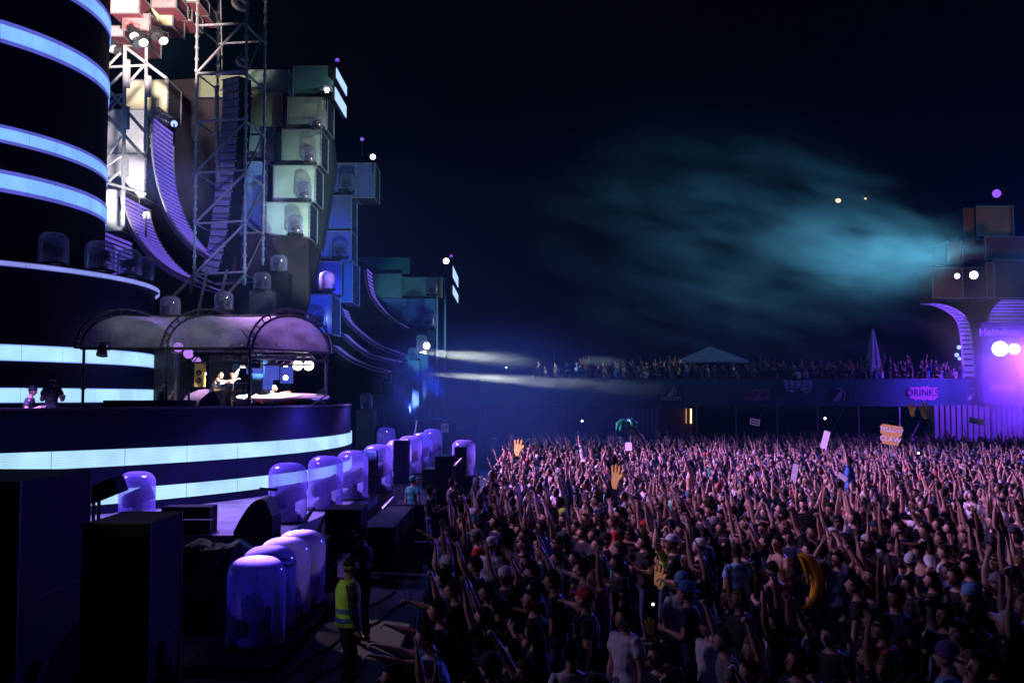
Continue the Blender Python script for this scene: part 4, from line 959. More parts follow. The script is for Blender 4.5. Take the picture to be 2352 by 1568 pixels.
    return dict(body=B, shirt=SH, trousers=TR), HM, hands

def remeshed(g, name, vox, smooth_it=0, fold=0.):
    me = g.mesh(name); o = bpy.data.objects.new('tmp', me); COL.objects.link(o)
    md = o.modifiers.new('r', 'REMESH'); md.mode = 'VOXEL'; md.voxel_size = vox; md.use_smooth_shade = True
    if smooth_it: sm = o.modifiers.new('s', 'SMOOTH'); sm.iterations = smooth_it; sm.factor = .5
    dg = bpy.context.evaluated_depsgraph_get(); dg.update()
    r = bpy.data.meshes.new_from_object(o.evaluated_get(dg)); r.name = name; bpy.data.objects.remove(o); bpy.data.meshes.remove(me)
    if fold:
        n = len(r.vertices); co = np.empty(n * 3, np.float32); r.vertices.foreach_get('co', co); no = np.empty(n * 3, np.float32)
        r.vertices.foreach_get('normal', no); co = co.reshape(-1, 3); no = no.reshape(-1, 3)
        d = np.array([noise.noise(V((c[0] * 5, c[1] * 5, c[2] * 11))) for c in co]) * fold
        co += no * d[:, None]; r.vertices.foreach_set('co', co.ravel())
    r.materials.clear(); r.update(); return r
SKIN = [mat('skin ' + n, c, .5, 0, .10, 20) for n, c in (('fair', (.56, .34, .26)), ('rosy', (.50, .28, .21)), ('tan', (.40, .23, .15)), ('olive', (.34, .20, .13)), ('brown', (.17, .09, .06)))]
HAIR = {n: mat(n + ' hair', c, .85, 0, .5, 30, .5, None, 1., .15) for n, c in (('black', (.008, .007, .007)), ('dark brown', (.022, .013, .009)), ('brown', (.05, .028, .016)), ('fair', (.22, .14, .07)))}
CLO = {n: mat(n + ' cotton', c, .85, 0, .2, 5, .3) for n, c in (('black', (.010, .010, .012)), ('charcoal', (.03, .03, .035)), ('navy', (.012, .02, .06)), ('white', (.62, .63, .66)), ('grey', (.20, .20, .22)), ('blue', (.05, .16, .48)), ('light blue', (.18, .42, .70)),
    ('red', (.50, .03, .03)), ('green', (.04, .26, .16)), ('lime', (.40, .62, .06)), ('purple', (.16, .06, .30)), ('pink', (.6, .2, .32)), ('yellow', (.75, .50, .04)), ('denim', (.05, .08, .14)), ('khaki', (.20, .16, .10)), ('hi-vis', (.26, .42, .03)))}
M_glass = mat('sunglasses', (.005, .005, .007), .15)
VAR = {}
def variant(key, **kw):
    if key in VAR: return VAR[key]
    gs, HM, hands = person_geo(**kw)
    VAR[key] = dict(body=remeshed(gs['body'], 'person', .0085, 1), shirt=remeshed(gs['shirt'], 'shirt', .012, 1, .020), trousers=remeshed(gs['trousers'], 'trousers', .015, 1, .010), HM=HM, hands=hands)
    return VAR[key]
HG = {}
def shared(name, kind, fn, smooth=True):
    if kind not in HG: HG[kind] = fn().mesh(name, None, smooth)
    return HG[kind]
def child(par, name, me, m, M=None):
    o = bpy.data.objects.new(name, me); COL.objects.link(o); o.parent = par
    if M is not None: o.matrix_local = M
    if not me.materials: me.materials.append(m)
    o.material_slots[0].link = 'OBJECT'; o.material_slots[0].material = m; return o
def make_person(v, loc, rz, sc, label, skin=0, hair=('short', 'dark brown'), shirt='black', pants='denim', hat=None, glasses=False, group=None, sleeves=True):
    o = bpy.data.objects.new('person', v['body']); COL.objects.link(o)
    if not v['body'].materials: v['body'].materials.append(SKIN[0])
    o.material_slots[0].link = 'OBJECT'; o.material_slots[0].material = SKIN[skin]
    o.location = loc; o.rotation_euler.z = rz; o.scale = (sc, sc, sc); tag(o, label, 'person', group)
    if shirt: child(o, 'shirt', v['shirt'], CLO[shirt])
    if pants: child(o, 'trousers', v['trousers'], CLO[pants])
    if hair: child(o, 'hair', shared('hair', 'h' + hair[0], lambda: hair_geo(hair[0])), HAIR[hair[1]], v['HM'])
    if hat: child(o, 'cap' if hat[0] != 'beanie' else 'beanie', shared('cap', 'c' + hat[0], lambda: cap_geo(hat[0])), CLO[hat[1]], v['HM'])
    if glasses:
        def gg():
            g = G(); pts = [(.108 * math.cos(a) - .002, .088 * math.sin(a), .012) for a in [R(x) for x in range(-62, 63, 12)]]
            g.prism(pts + [(p[0] - .006, p[1], p[2]) for p in pts[::-1]], (0, 0, .034)); return g
        child(o, 'sunglasses', shared('sunglasses', 'sg', gg), M_glass, v['HM'])
    return o
POSES = [('up', 'up'), ('up_wide', 'up'), ('up_bent', 'up_bent'), ('fist', 'down'), ('down', 'point'), ('up', 'bend'), ('down', 'down'), ('bend', 'down'), ('clap', 'clap'), ('phone', 'down'), ('down', 'down'), ('forward', 'up'),
         ('horns', 'down'), ('up_bent', 'up'), ('down', 'phone_up'), ('chin', 'bend'), ('point', 'down'), ('up_wide', 'up_wide'), ('down', 'up'), ('bend', 'bend'), ('fist', 'fist'), ('down', 'hug')]
PTXT = {('up', 'up'): 'both arms straight up', ('up_wide', 'up'): 'both arms spread high', ('up_bent', 'up_bent'): 'both arms bent overhead', ('fist', 'down'): 'left fist raised', ('down', 'point'): 'right hand pointing', ('up', 'bend'): 'left arm straight up',
        ('down', 'down'): 'arms hanging', ('bend', 'down'): 'left forearm forward', ('clap', 'clap'): 'clapping overhead', ('phone', 'down'): 'left hand near face', ('forward', 'up'): 'left arm forward, right up', ('horns', 'down'): 'left hand in horns',
        ('up_bent', 'up'): 'left arm bent, right straight', ('down', 'phone_up'): 'right hand held high', ('chin', 'bend'): 'hand at chin', ('point', 'down'): 'left hand pointing', ('up_wide', 'up_wide'): 'arms wide open', ('down', 'up'): 'right arm straight up', ('bend', 'bend'): 'both forearms forward', ('fist', 'fist'): 'both fists raised', ('down', 'hug'): 'right arm round neighbour'}
rng = random.Random(7)
def pick(v, w): return rng.choices(v, w)[0]
PV = []
for i, (l, r_) in enumerate(POSES):
    PV.append(variant(i, L=l, Rr=r_, yaw=rng.uniform(-25, 25), pitch=rng.uniform(-16, 2), lean=rng.uniform(-3, 9), twist=rng.uniform(-12, 12), female=(i % 3 == 1), jit=.2))
DJ = P(505, 925, 33.5)
def facing(x, y):
    return R(186)
ORD = ['front', 'second', 'third', 'fourth', 'fifth', 'sixth', 'seventh', 'eighth', 'ninth', 'tenth', 'eleventh', 'twelfth', 'thirteenth', 'fourteenth', 'fifteenth', 'sixteenth', 'seventeenth', 'eighteenth', 'nineteenth', 'twentieth', 'twenty-first', 'twenty-second', 'twenty-third', 'twenty-fourth', 'twenty-fifth', 'twenty-sixth', 'twenty-seventh', 'twenty-eighth', 'twenty-ninth', 'thirtieth', 'thirty-first', 'thirty-second', 'thirty-third', 'thirty-fourth', 'thirty-fifth']
TENS = ORD
# ---- people the photo singles out
SPEC = []
def spec(xp, yp, label, v, hgt=1.74, rz=None, sc=1., up=0., **kw):
    """head top at picture point xp,yp; standing on the ground (or riding shoulders: up)"""
    Y = 10.
    for _ in range(30):
        p = P(xp, yp, Y); Y *= 1 + .5 * ((p.z - (hgt * sc + up)) / (CAMZ - (hgt * sc + up)))
        Y = max(5, min(Y, 70))
    x = P(xp, yp, Y).x; SPEC.append((x, Y))
    if rz is None: rz = facing(x, Y) + rng.uniform(-.2, .2)
    return make_person(v, (x, Y, up), rz, sc, label, **kw)
vr = variant('reach2', L='reach', Rr='reach', yaw=5, pitch=-5, lean=14)
vr1 = variant('reach1', L='reach', Rr='fist', yaw=0, pitch=-8, lean=10)
vlr = PV
spec(1022, 1440, 'person in light blue tee leaning out with both arms at bottom left', vr, rz=R(182), skin=0, hair=('short', 'dark brown'), shirt='light blue')
spec(1035, 1382, 'dark haired man in profile reaching arm over the barrier', vr1, rz=R(176), skin=1, hair=('curly', 'black'), shirt='black')
spec(1062, 1335, 'man in dark hoodie pointing over the barrier with a fist', variant('reach3', L='reach', Rr='down', yaw=-5, pitch=-4, lean=8), rz=R(170), skin=2, shirt='black')
spec(1092, 1282, 'person with raised fist and red wristband at the barrier', PV[3], rz=R(165), skin=1, hair=('curly', 'black'), shirt='black')
spec(1130, 1400, 'woman in dark top with one long arm straight up near the barrier', PV[5], rz=R(150), skin=0, hair=('long', 'black'), shirt='black')
wig = spec(1088, 1170, 'person in white cap and sunglasses with long teal hair at the barrier', PV[6], rz=R(178), skin=0, hair=('long', 'brown'), shirt='green', hat=('cap', 'white'), glasses=True)
for c in wig.children:
    if c.name.startswith('hair'): c.material_slots[0].material = mat('teal hair', (.05, .40, .34), .6, 0, .4, 20, .4)
spec(1104, 1218, 'man in red top and blue grey cap at the barrier', PV[7], rz=R(172), skin=1, shirt='red', hat=('cap', 'grey'))
spec(1122, 1238, 'person in white backward cap and white top near the barrier', PV[10], rz=R(60), skin=0, shirt='white', hat=('back', 'white'))
spec(1695, 1252, 'man seen from behind in a bright light blue tee', PV[6], rz=R(110), skin=2, hair=('short', 'black'), shirt='light blue')
spec(2002, 1231, 'person in bright white cap and glasses, right of the blue tee', PV[15], rz=R(170), skin=1, shirt='black', hat=('back', 'white'), glasses=True)
spec(2092, 1277, 'person in white cap with brim turned away, lower right', PV[10], rz=R(70), skin=1, shirt='navy', hat=('cap', 'white'))
spec(1915, 1215, 'person in small white printed cap left of the white cap pair', PV[6], rz=R(165), skin=1, shirt='black', hat=('cap', 'white'))
spec(2225, 1345, 'person with grey blue cap and dark jacket at lower right', PV[19], rz=R(140), skin=2, shirt='navy', hat=('beanie', 'light blue'))
spec(1783, 1292, 'shirtless man with one arm held across, beside the yellow banana', PV[7], rz=R(120), skin=1, shirt=None, hair=('crop', 'black'))
spec(1566, 1318, 'man in blue snapback cap and white shirt', PV[6], rz=R(100), skin=1, shirt='white', hat=('cap', 'light blue'))
spec(1590, 1340, 'person in grey blue cap right behind the white shirt', PV[7], rz=R(160), skin=1, shirt='navy', hat=('back', 'blue'))
spec(1438, 1396, 'curly man in light grey tee facing the camera slightly', PV[6], rz=R(215), skin=1, hair=('curly', 'black'), shirt='white')
spec(1530, 1232, 'man in lime tee with his arm bent overhead', PV[2], rz=R(150), skin=1, hair=('crop', 'brown'), shirt='lime')
spec(1420, 1245, 'person in teal green tee in profile', PV[6], rz=R(175), skin=0, hair=('crop', 'fair'), shirt='green')
spec(1295, 1170, 'person in a lime yellow cap', PV[6], rz=R(120), skin=1, shirt='black', hat=('cap', 'lime'))
spec(1648, 1190, 'person in a grey knitted beanie', PV[10], rz=R(110), skin=1, shirt='grey', hat=('beanie', 'grey'))
spec(1610, 1240, 'shirtless man in a pale backward cap', PV[6], rz=R(190), skin=1, shirt=None, hat=('back', 'white'))
spec(2170, 1480, 'man in printed blue tee and sunglasses at bottom right', PV[19], rz=R(160), skin=1, shirt='light blue', glasses=True, hat=('beanie', 'purple'))
spec(1315, 1478, 'person in white tank top seen from behind at the bottom', PV[10], rz=R(95), skin=2, hair=('bun', 'black'), shirt='white')
spec(1690, 1165, 'red shirted person in the brightest part of the crowd', PV[0], rz=R(170), skin=1, shirt='red')
# riding shoulders
rd = 'people riding on shoulders above the crowd'
for a in ((1585, 1060, 'shirtless man on shoulders with one long arm raised up left', PV[3], dict(shirt=None, skin=0), 178), (1410, 1045, 'woman in black tank top riding on shoulders, arms up', PV[2], dict(shirt='black', skin=1, hair=('long', 'black')), 120),
          (1342, 1012, 'person in white tee riding on shoulders, left of centre', PV[5], dict(shirt='white', skin=0), 170), (1512, 980, 'topless person riding on shoulders below the pink fence', PV[15], dict(shirt=None, skin=0, hair=('long', 'black')), 200),
          (1290, 1052, 'grey shirted man riding on shoulders left of the black tank top', PV[10], dict(shirt='grey', skin=1), 200), (1950, 1050, 'person on shoulders in dark blue tee, right of centre', PV[13], dict(shirt='blue', skin=1), 170)):
    spec(a[0], a[1], a[2], a[3], up=.62, rz=R(a[5]), group=rd, **a[4])
# ---- the crowd, row by row
CLEAR = []
for xp, yp, Yp, wd in ((1866, 1335, 15.2, .34), (1512, 1321, 15.6, .16), (1695, 1300, 15.2, .26), (1542, 1385, 12.8, .26), (1430, 1460, 10.8, .24), (1413, 1094, 23.5, .14), (1530, 1268, 15.6, .2), (1085, 1210, 18.5, .2), (1100, 1245, 17.0, .2), (1120, 1265, 15.9, .2), (1783, 1345, 14.0, .2)):
    q = P(xp, yp, Yp); CLEAR.append((q.x / q.y, q.z, Yp, wd))
def blocks(x, y):
    for s_, z_, Y_, w_ in CLEAR:
        if Y_ - 4.5 < y < Y_ - .1 and abs(x - s_ * y) < w_ + .12 and CAMZ + (z_ - CAMZ) * y / Y_ - .15 < 1.78: return True
    return False
inds = []; far = []
row = 0; y = 7.6
while y < 56:
    x = -.85 - .15 * math.sin(y * .4); c = 0; xr = .53 * y + .6
    dens = .58 if y < 30 else .54
    x += .036 * max(0, y - 18)
    while x < xr:
        px_ = x + rng.uniform(-.2, .2); py_ = y + rng.uniform(-.27, .27); c += 1
        if noise.noise(V((px_ * .35, py_ * .3, 4))) < -.42: x += dens; continue
        if not (min(((px_ - a) ** 2 + (py_ - b) ** 2 for a, b in SPEC), default=9) < .17):
            if P(CX, 1568, py_).z < 2.25 and rng.random() > .04 and not blocks(px_, py_): (inds if len(inds) < 285 else far).append((px_, py_, row, c))
        x += dens
    y += .66; row += 1
for (x, yy, rw, c) in inds:
    dn = 1 if yy > 17 else (2.2 if yy > 13 else 4.5)
    vi = pick(range(len(PV)), [w_ * (dn if 'up' not in POSES[q_][0] + POSES[q_][1] and 'fist' not in POSES[q_][0] and POSES[q_] not in (('clap', 'clap'), ('horns', 'down')) else 1) for q_, w_ in enumerate([1.6, 1.2, 1.0, 1.3, 1.0, 1.6, 2.6, 1.6, .8, 1.3, 2.4, .8, .7, 1.0, 1.0, 1.2, 1.0, .8, 1.2, 1.6, .7, 1.0])])
    sk = pick(range(5), [3, 4, 3, 2, .5]); hs = pick(['short', 'crop', 'curly', 'long', 'bun', 'tail'], [6, 3, 2, 3, 1, 1]); hc = pick(list(HAIR), [5, 5, 3, 1])
    sh = pick(['black', 'charcoal', 'navy', 'white', 'grey', 'blue', 'light blue', 'red', 'green', 'purple', 'pink', None], [24, 8, 7, 1.5, 1.2, .5, .3, .4, .3, .5, .2, 1.6])
    hat = (pick(['cap', 'back', 'beanie'], [3, 2, .4]), pick(['black', 'white', 'navy', 'grey', 'red'], [4, 1.6, 2, 1, .4])) if rng.random() < .13 else None
    gl = rng.random() < .12
    who = f"{hat[1]} {'cap' if hat[0] != 'beanie' else 'beanie'}" if hat else f"{hc} {'ponytail' if hs == 'tail' else hs + (' hair' if hs != 'bun' else '')}"
    lab = f"{who}, {sh + ' top' if sh else 'shirtless'}, {PTXT[POSES[vi]]}, {ORD[c - 1] if c > 1 else 'first'} from barrier, {ORD[rw]} row"
    make_person(PV[vi], (x, yy, 0), facing(x, yy) + rng.gauss(0, .42), rng.uniform(.93, 1.06), lab, sk, (hs, hc), sh, pick(['denim', 'black', 'khaki'], [3, 2, 1]), hat, gl, 'people standing in the festival crowd')

# ---- the rest of the crowd as one mass
def lo_variant(l, r_, sk, hr, sh, tr, hs, female, yaw, hat=None):
    gs, HM, _ = person_geo(L=l, Rr=r_, yaw=yaw, pitch=rng.uniform(-14, 0), lean=rng.uniform(-2, 8), twist=rng.uniform(-15, 15), female=female, lo=True, jit=.38)
    h = hair_geo(hs, True); xf(h, 0, HM); out = []
    for g, c in ((gs['body'], sk), (gs['shirt'], sh), (gs['trousers'], tr), (h, hr if not hat else hat)):
        if c is None: continue
        vv = np.array(g.v, np.float32); tri = [(f[0], f[i], f[i + 1]) for f in g.f for i in range(1, len(f) - 1)]
        out.append((vv, np.array(tri, np.int32), c))
    v = np.concatenate([o[0] for o in out]); off = np.cumsum([0] + [len(o[0]) for o in out[:-1]])
    f = np.concatenate([o[1] + k for o, k in zip(out, off)]); c = np.concatenate([np.tile(np.array((*o[2], 1), np.float32), (len(o[0]), 1)) for o in out])
    return v, f, c
SKC = [(.56, .34, .26), (.50, .28, .21), (.40, .23, .15), (.34, .20, .13)]; HRC = [(.008, .007, .007), (.022, .013, .009), (.05, .028, .016), (.2, .13, .07)]
SHC = [(.01, .01, .012)] * 16 + [(.03, .03, .035)] * 4 + [(.012, .02, .06)] * 3 + [(.6, .6, .64), (.2, .2, .22), (.05, .16, .45), (.5, .03, .03), (.04, .3, .16), (.16, .06, .3), None, (.5, .2, .3)]
LV = []; UPP = [('up', 'up'), ('up_wide', 'up'), ('up_bent', 'up_bent'), ('fist', 'down'), ('up', 'down'), ('up_bent', 'up'), ('up_wide', 'up_wide'), ('clap', 'clap'), ('point', 'down'), ('down', 'up'), ('fist', 'fist'), ('forward', 'up'), ('down', 'down'), ('chin', 'down'), ('bend', 'down'), ('down', 'down')]
for i in range(64):
    l, r_ = UPP[i % 16]; hat = (.6, .6, .65) if i % 17 == 3 else ((.5, .04, .04) if i % 31 == 9 else None)
    LV.append(lo_variant(l, r_, rng.choice(SKC), rng.choice(HRC), rng.choice(SHC), (.04, .06, .1), rng.choice(['short', 'short', 'crop', 'long', 'curly']), i % 3 == 0, rng.uniform(-30, 30), hat))
def mass(name, spots, label):
    vs, fs, cs, off = [], [], [], 0
    for x, yy, z, rz, s, vi in spots:
        v, f, c = LV[vi]; ca_, sa = math.cos(rz) * s, math.sin(rz) * s
        w = np.empty_like(v); w[:, 0] = v[:, 0] * ca_ - v[:, 1] * sa + x; w[:, 1] = v[:, 0] * sa + v[:, 1] * ca_ + yy; w[:, 2] = v[:, 2] * s + z
        vs.append(w); fs.append(f + off); cs.append(c); off += len(v)
    v = np.concatenate(vs); f = np.concatenate(fs); c = np.concatenate(cs)
    me = bpy.data.meshes.new(name); me.vertices.add(len(v)); me.vertices.foreach_set('co', v.ravel()); me.loops.add(f.size); me.loops.foreach_set('vertex_index', f.ravel())
    me.polygons.add(len(f)); me.polygons.foreach_set('loop_start', np.arange(0, f.size, 3, dtype=np.int32)); me.polygons.foreach_set('use_smooth', np.ones(len(f), bool))
    me.update(calc_edges=True); a = me.color_attributes.new('tone', 'FLOAT_COLOR', 'POINT'); a.data.foreach_set('color', c.ravel())
    m = bpy.data.materials.new('crowd clothes and skin'); m.use_nodes = True; nt = m.node_tree; n_ = nt.nodes.new('ShaderNodeAttribute'); n_.attribute_name = 'tone'
    nt.links.new(n_.outputs['Color'], nt.nodes['Principled BSDF'].inputs['Base Color']); nt.nodes['Principled BSDF'].inputs['Roughness'].default_value = .6
    me.materials.append(m); o = bpy.data.objects.new(name, me); COL.objects.link(o); tag(o, label, 'crowd', None, 'stuff'); return o
sp_ = [(x, yy, 0, facing(x, yy) + rng.gauss(0, .35), rng.uniform(.93, 1.06), pick(range(64), [.22 if i % 16 < 3 or i % 16 in (5, 6, 7) else (1.0 if i % 16 < 12 else 3.4) for i in range(64)])) for (x, yy, rw, c) in far]
x = px(1240)
while x < px(2225):
    for k in range(4):
        if rng.random() < (.93 if x > px(1420) else .55): sp_.append((x + rng.uniform(-.2, .2), YT + .5 + k * .75 + rng.uniform(-.2, .2), zter + k * .16, R(200) + rng.gauss(0, .6), rng.uniform(.93, 1.05), rng.choice([12, 13, 14, 15, 28, 29, 30, 31, 44, 3, 4, 9, 60, 0, 61, 45])))
    x += .60
mass('crowd', sp_, 'dense festival crowd with raised arms filling the ground and the far terrace')
print('individuals', len(inds), 'mass', len(sp_))

# ---- stage people and stewards
v_st = variant('stand_work', L='bend', Rr='bend', yaw=0, pitch=12, lean=10); v_dn = variant('plain', L='down', Rr='down', yaw=10, pitch=0, lean=2)
def at_foot(xp, yp, Y, **kw): pass
p = P(120, 862, 25.4); make_person(variant('back', L='bend', Rr='bend', yaw=0, pitch=14, lean=2), (p.x, p.y, p.z - 1.76), R(95), 1.0, 'man standing with his back turned on the stage deck, dark against the light belt', 2, ('crop', 'black'), 'black', 'black')
p = P(66, 889, 25.0); make_person(v_st, (p.x - .05, p.y, p.z - 1.70), R(10), .98, 'man in backward cap bending at the left on the stage deck', 2, ('short', 'black'), 'black', 'black', ('back', 'black'))
p = P(488, 852, 33.4); hw = p.z - ZR
vdj = variant('dj', L='reach', Rr='bend', yaw=-5, pitch=-12, lean=16, crouch=.28, legs='step')
make_person(vdj, (p.x, p.y, ZR), R(2), (p.z - ZR) / 1.47, 'man in white shirt bending back beside the booth performer', 2, ('crop', 'black'), 'white', 'white')
vmc = variant('mc', L='point', Rr='bend', yaw=10, pitch=-14, lean=8, crouch=.30, legs='step')
p = P(524, 857, 33.1); make_person(vmc, (p.x, p.y, ZR), R(18), (p.z - ZR) / 1.45, 'man in dark top with arm stretched up holding a microphone', 1, ('short', 'brown'), 'grey', 'khaki')
w, f, nm = vmc['hands'][0]; 
p = P(634, 887, 34.5); make_person(variant('seat', L='reach', Rr='reach', yaw=10, pitch=6, lean=22, crouch=.38, legs='squat'), (p.x - .35, p.y, p.z - 1.33), R(10), 1., 'bald man leaning over the lit white desk', 0, None, 'white', 'black')
p = P(366, 878, 32.6); make_person(variant('sit', L='bend', Rr='chin', yaw=10, pitch=10, lean=14, crouch=.40, legs='squat'), (p.x, p.y, p.z - 1.32), R(40), 1., 'man in dark cap crouching at the edge of the booth', 2, None, 'navy', 'black', ('cap', 'black'))
vst = variant('steward', L='down', Rr='down', yaw=-6, pitch=4, lean=1, long=True)
p = P(800, 1280, 13.6); st = make_person(vst, (p.x, p.y, p.z - 1.72), R(22), 1.0, 'steward in a yellow safety vest standing in the pit', 4, ('crop', 'black'), 'black', 'black')
st.location.z = 0; st.scale = ((p.z) / 1.75,) * 3
g = G(); Y_, X_ = V((0, 1, 0)), V((1, 0, 0))
secs = [(V((0, 0, z)), Y_, X_, a, b) for z, a, b in ((.90, .205, .160), (.98, .200, .155), (1.10, .182, .150), (1.22, .190, .158), (1.33, .192, .158), (1.40, .160, .140), (1.45, .130, .105), (1.475, .10, .085))]
g.loft(secs, 28, False, .85); me = g.mesh('vest', CLO['hi-vis'], True); vest = bpy.data.objects.new('safety_vest', me); COL.objects.link(vest); vest.parent = st
for z in (.985, 1.10):
    g = G(); k = {.985: (.202, .157), 1.10: (.186, .154)}[z]; g.loft([(V((0, 0, z - .03)), Y_, X_, k[0] + .004, k[1] + .004), (V((0, 0, z + .03)), Y_, X_, k[0] + .002, k[1] + .004)], 28, False, .85); b = g.build('reflective_band', mat('blue grey band', (.06, .10, .30), .4), vest, True)
p = P(832, 1205, 16.6); make_person(variant('guard', L='down', Rr='down', yaw=0, pitch=0), (p.x, p.y, 0), R(150), p.z / 1.78, 'security man in dark cap standing beyond the vested steward', 3, ('crop', 'black'), 'black', 'black', ('cap', 'black'))
for (xp, yp, lab, sh, ht) in ((948, 1095, 'pit worker in green cap under the second amplifier', 'green', ('cap', 'green')), (1040, 1100, 'pit photographer with hands up near the standing dome', 'black', None), (990, 1118, 'pit worker in black with pale cap by the platform', 'black', ('back', 'charcoal')), (1135, 985 + 20, 'distant steward left of the crowd in the blue haze', 'grey', ('cap', 'lime'))):
    spec(xp, yp, lab, PV[19] if sh == 'black' else PV[6], rz=R(rng.uniform(-30, 60)), skin=2, shirt=sh, hat=ht)

# ================================================================== THINGS HELD UP
M_foam = mat('yellow foam', (.85, .60, .10), .7, 0, .12, 8, .2)
M_card = mat('white card', (.62, .62, .66), .7, 0, .1, 4)
def foam_hand(xp, yp, Y, h, rz, tilt, label, m=M_foam, n3=True):
    c = P(xp, yp, Y); t = empty('foam_hand', c, label, 'foam hand', 'yellow foam hands', rz); t.rotation_euler.x = 0; t.rotation_euler.y = tilt
    s = h; out = [(-.14, -.5), (.14, -.5), (.17, -.32), (.27, -.1), (.40, .02), (.46, .16), (.38, .22), (.28, .12), (.24, .10), (.28, .40), (.22, .50), (.15, .44), (.13, .16), (.06, .16), (.05, .44), (-.01, .52), (-.08, .44), (-.07, .16), (-.13, .15), (-.19, .38), (-.27, .42), (-.30, .33), (-.24, .0), (-.24, -.25)]
    g = G(); g.prism([(x * s, 0, z * s) for x, z in out], (0, .10 * s, 0)); o = g.build('foam_shape', m, t)
    bv = o.modifiers.new('b', 'BEVEL'); bv.width = .02 * s; bv.segments = 2
    return t
foam_hand(1189, 1027, 36, .62, R(-35), .1, 'yellow foam claw hand at the left edge of the crowd')
foam_hand(1413, 1094, 23.5, .60, R(-58), .12, 'yellow foam claw hand left of centre in the bright crowd')
foam_hand(1512, 1321, 15.6, .34, R(-50), .2, 'yellow foam fingers in the darker crowd above a raised arm')
foam_hand(1492, 1440, 11.2, .2, R(20), -.5, 'yellow foam hand held low in the dark near crowd')
foam_hand(2094, 941, 48, .66, R(-65), -.2, 'left of the two yellow foam hands before the white fence')
foam_hand(2123, 943, 48, .80, R(-45), -.3, 'right of the two yellow foam hands before the white fence')
# lettered sign
c = P(2046, 999, 40); t = empty('lettered_sign', c, 'yellow two line lettered board held above the crowd', 'sign', None, R(-34)); t.rotation_euler.y = .14
def rrect(x0, z0, x1, z1, r):
    o = []
    for cx_, cz_, a0 in ((x1 - r, z1 - r, 0), (x0 + r, z1 - r, 90), (x0 + r, z0 + r, 180), (x1 - r, z0 + r, 270)):
        for k in range(6): a = R(a0 + 18 * k); o.append((cx_ + r * math.cos(a), cz_ + r * math.sin(a)))
    return o
Ms_y = mat('yellow board', (.88, .58, .12), .6, 0, .08); Ms_w = mat('board lettering', (.95, .95, .92), .6)
g = G(); g.prism([(x, 0, z) for x, z in rrect(-.42, .0, .42, .40, .08)], (0, .03, 0)); g.prism([(x, .002, z) for x, z in rrect(-.32, -.38, .34, .04, .08)], (0, .028, 0)); g.build('board', Ms_y, t)
text_mesh('YELLOW', .23, Ms_w, 'lettering', t, (0, -.012, .2), UPR, .006, .009); text_mesh('CLAW', .28, Ms_w, 'lettering', t, (.01, -.012, -.17), UPR, .006, .009)
g = G(); g.tube([(.0, .05, -.30), (.02, .06, -.75)], .015, 6); g.build('handle', M_white, t)
def card(xp, yp, Y, w, h, rz, tilt, label, lines=0):
    c = P(xp, yp, Y); t = empty('card_sign', c, label, 'sign', None, rz); t.rotation_euler.y = tilt
    g = G(); g.box((0, 0, 0), (w, .02, h)); g.build('card', M_card, t)
    if lines:
        g = G(); rr = random.Random(3)
        for k in range(lines):
            x = -w * .4
            while x < w * .36: d = w * rr.uniform(.04, .10); g.box2((x, -.016, h * (.22 - .42 * k) - h * .12), (x + d * .5, -.011, h * (.22 - .42 * k) + h * .12)); x += d
        g.build('faded_writing', M_ink, t)
card(1734, 969, 45, .48, .28, R(-42), .15, 'small white card with two faded lines at the back of the crowd', 2)
card(1896, 1010, 34, .24, .62, R(-48), .28, 'tall narrow white card above the crowd, right of centre')
card(1825, 1087, 25, .16, .48, R(-48), .2, 'narrow white card held in the middle of the crowd')
card(1444, 1025, 33, .30, .27, R(-48), -.05, 'small white square card above the bright crowd')
card(2244, 967, 47, .72, .28, R(-45), .2, 'white oblong card near the white fence')
card(1935, 1095, 24, .26, .12, R(-45), .6, 'small white paper in the middle of the crowd')
# inflatable palm
c = P(1440, 975, 38); t = empty('inflatable_palm', c, 'green inflatable palm tree held over the crowd', 'inflatable palm')
g = G(); g.tube([(0, 0, 0), (.25, 0, -.22), (.5, 0, -.5), (.62, 0, -.7)], [.07, .09, .10, .11], 10); g.build('trunk', mat('dark trunk vinyl', (.05, .04, .05), .4), t, True)
for a, ln in ((20, .38), (70, .34), (130, .36), (190, .38), (240, .42), (300, .3)):
    g = G(); d = V((math.cos(R(a)), math.sin(R(a)) * .6, 0)); g.tube([V((0, 0, .05)), d * ln * .5 + V((0, 0, .14)), d * ln * .9 + V((0, 0, .02)), d * ln * 1.1 + V((0, 0, -.22))], [(.04, .03), (.11, .04), (.10, .04), (.02, .01)], 8, (0, 0, 1)); g.build('leaf', mat('green vinyl', (.02, .38, .20), .3), t, True)
# banana
c = P(1866, 1335, 15.2); t = empty('inflatable_banana', c, 'dark yellow inflatable banana standing up in the near crowd', 'inflatable banana')
g = G(); pts = [V((-.16 + .36 * math.sin(R(a)) - .1, 0, .42 * math.cos(R(a)))) for a in range(0, 150, 12)]
g.tube([V((-.22 + .30 * math.sin(R(a)), 0, .40 * math.cos(R(a)))) for a in range(2, 172, 12)], [.012, .04, .07, .085, .095, .10, .105, .105, .10, .095, .085, .07, .05, .03, .01][:15], 12); g.build('banana_body', mat('dark yellow vinyl', (.52, .26, .01), .35, 0, .1), t, True)
g = G(); g.tube([V((-.22 + .14 * math.sin(R(a)), -.02, .36 * math.cos(R(a)) + .02)) for a in range(2, 110, 12)], [.01, .025, .04, .045, .045, .04, .03, .02, .01], 8); g.build('banana_peel', mat('dark yellow vinyl', (.52, .26, .01)), t, True)
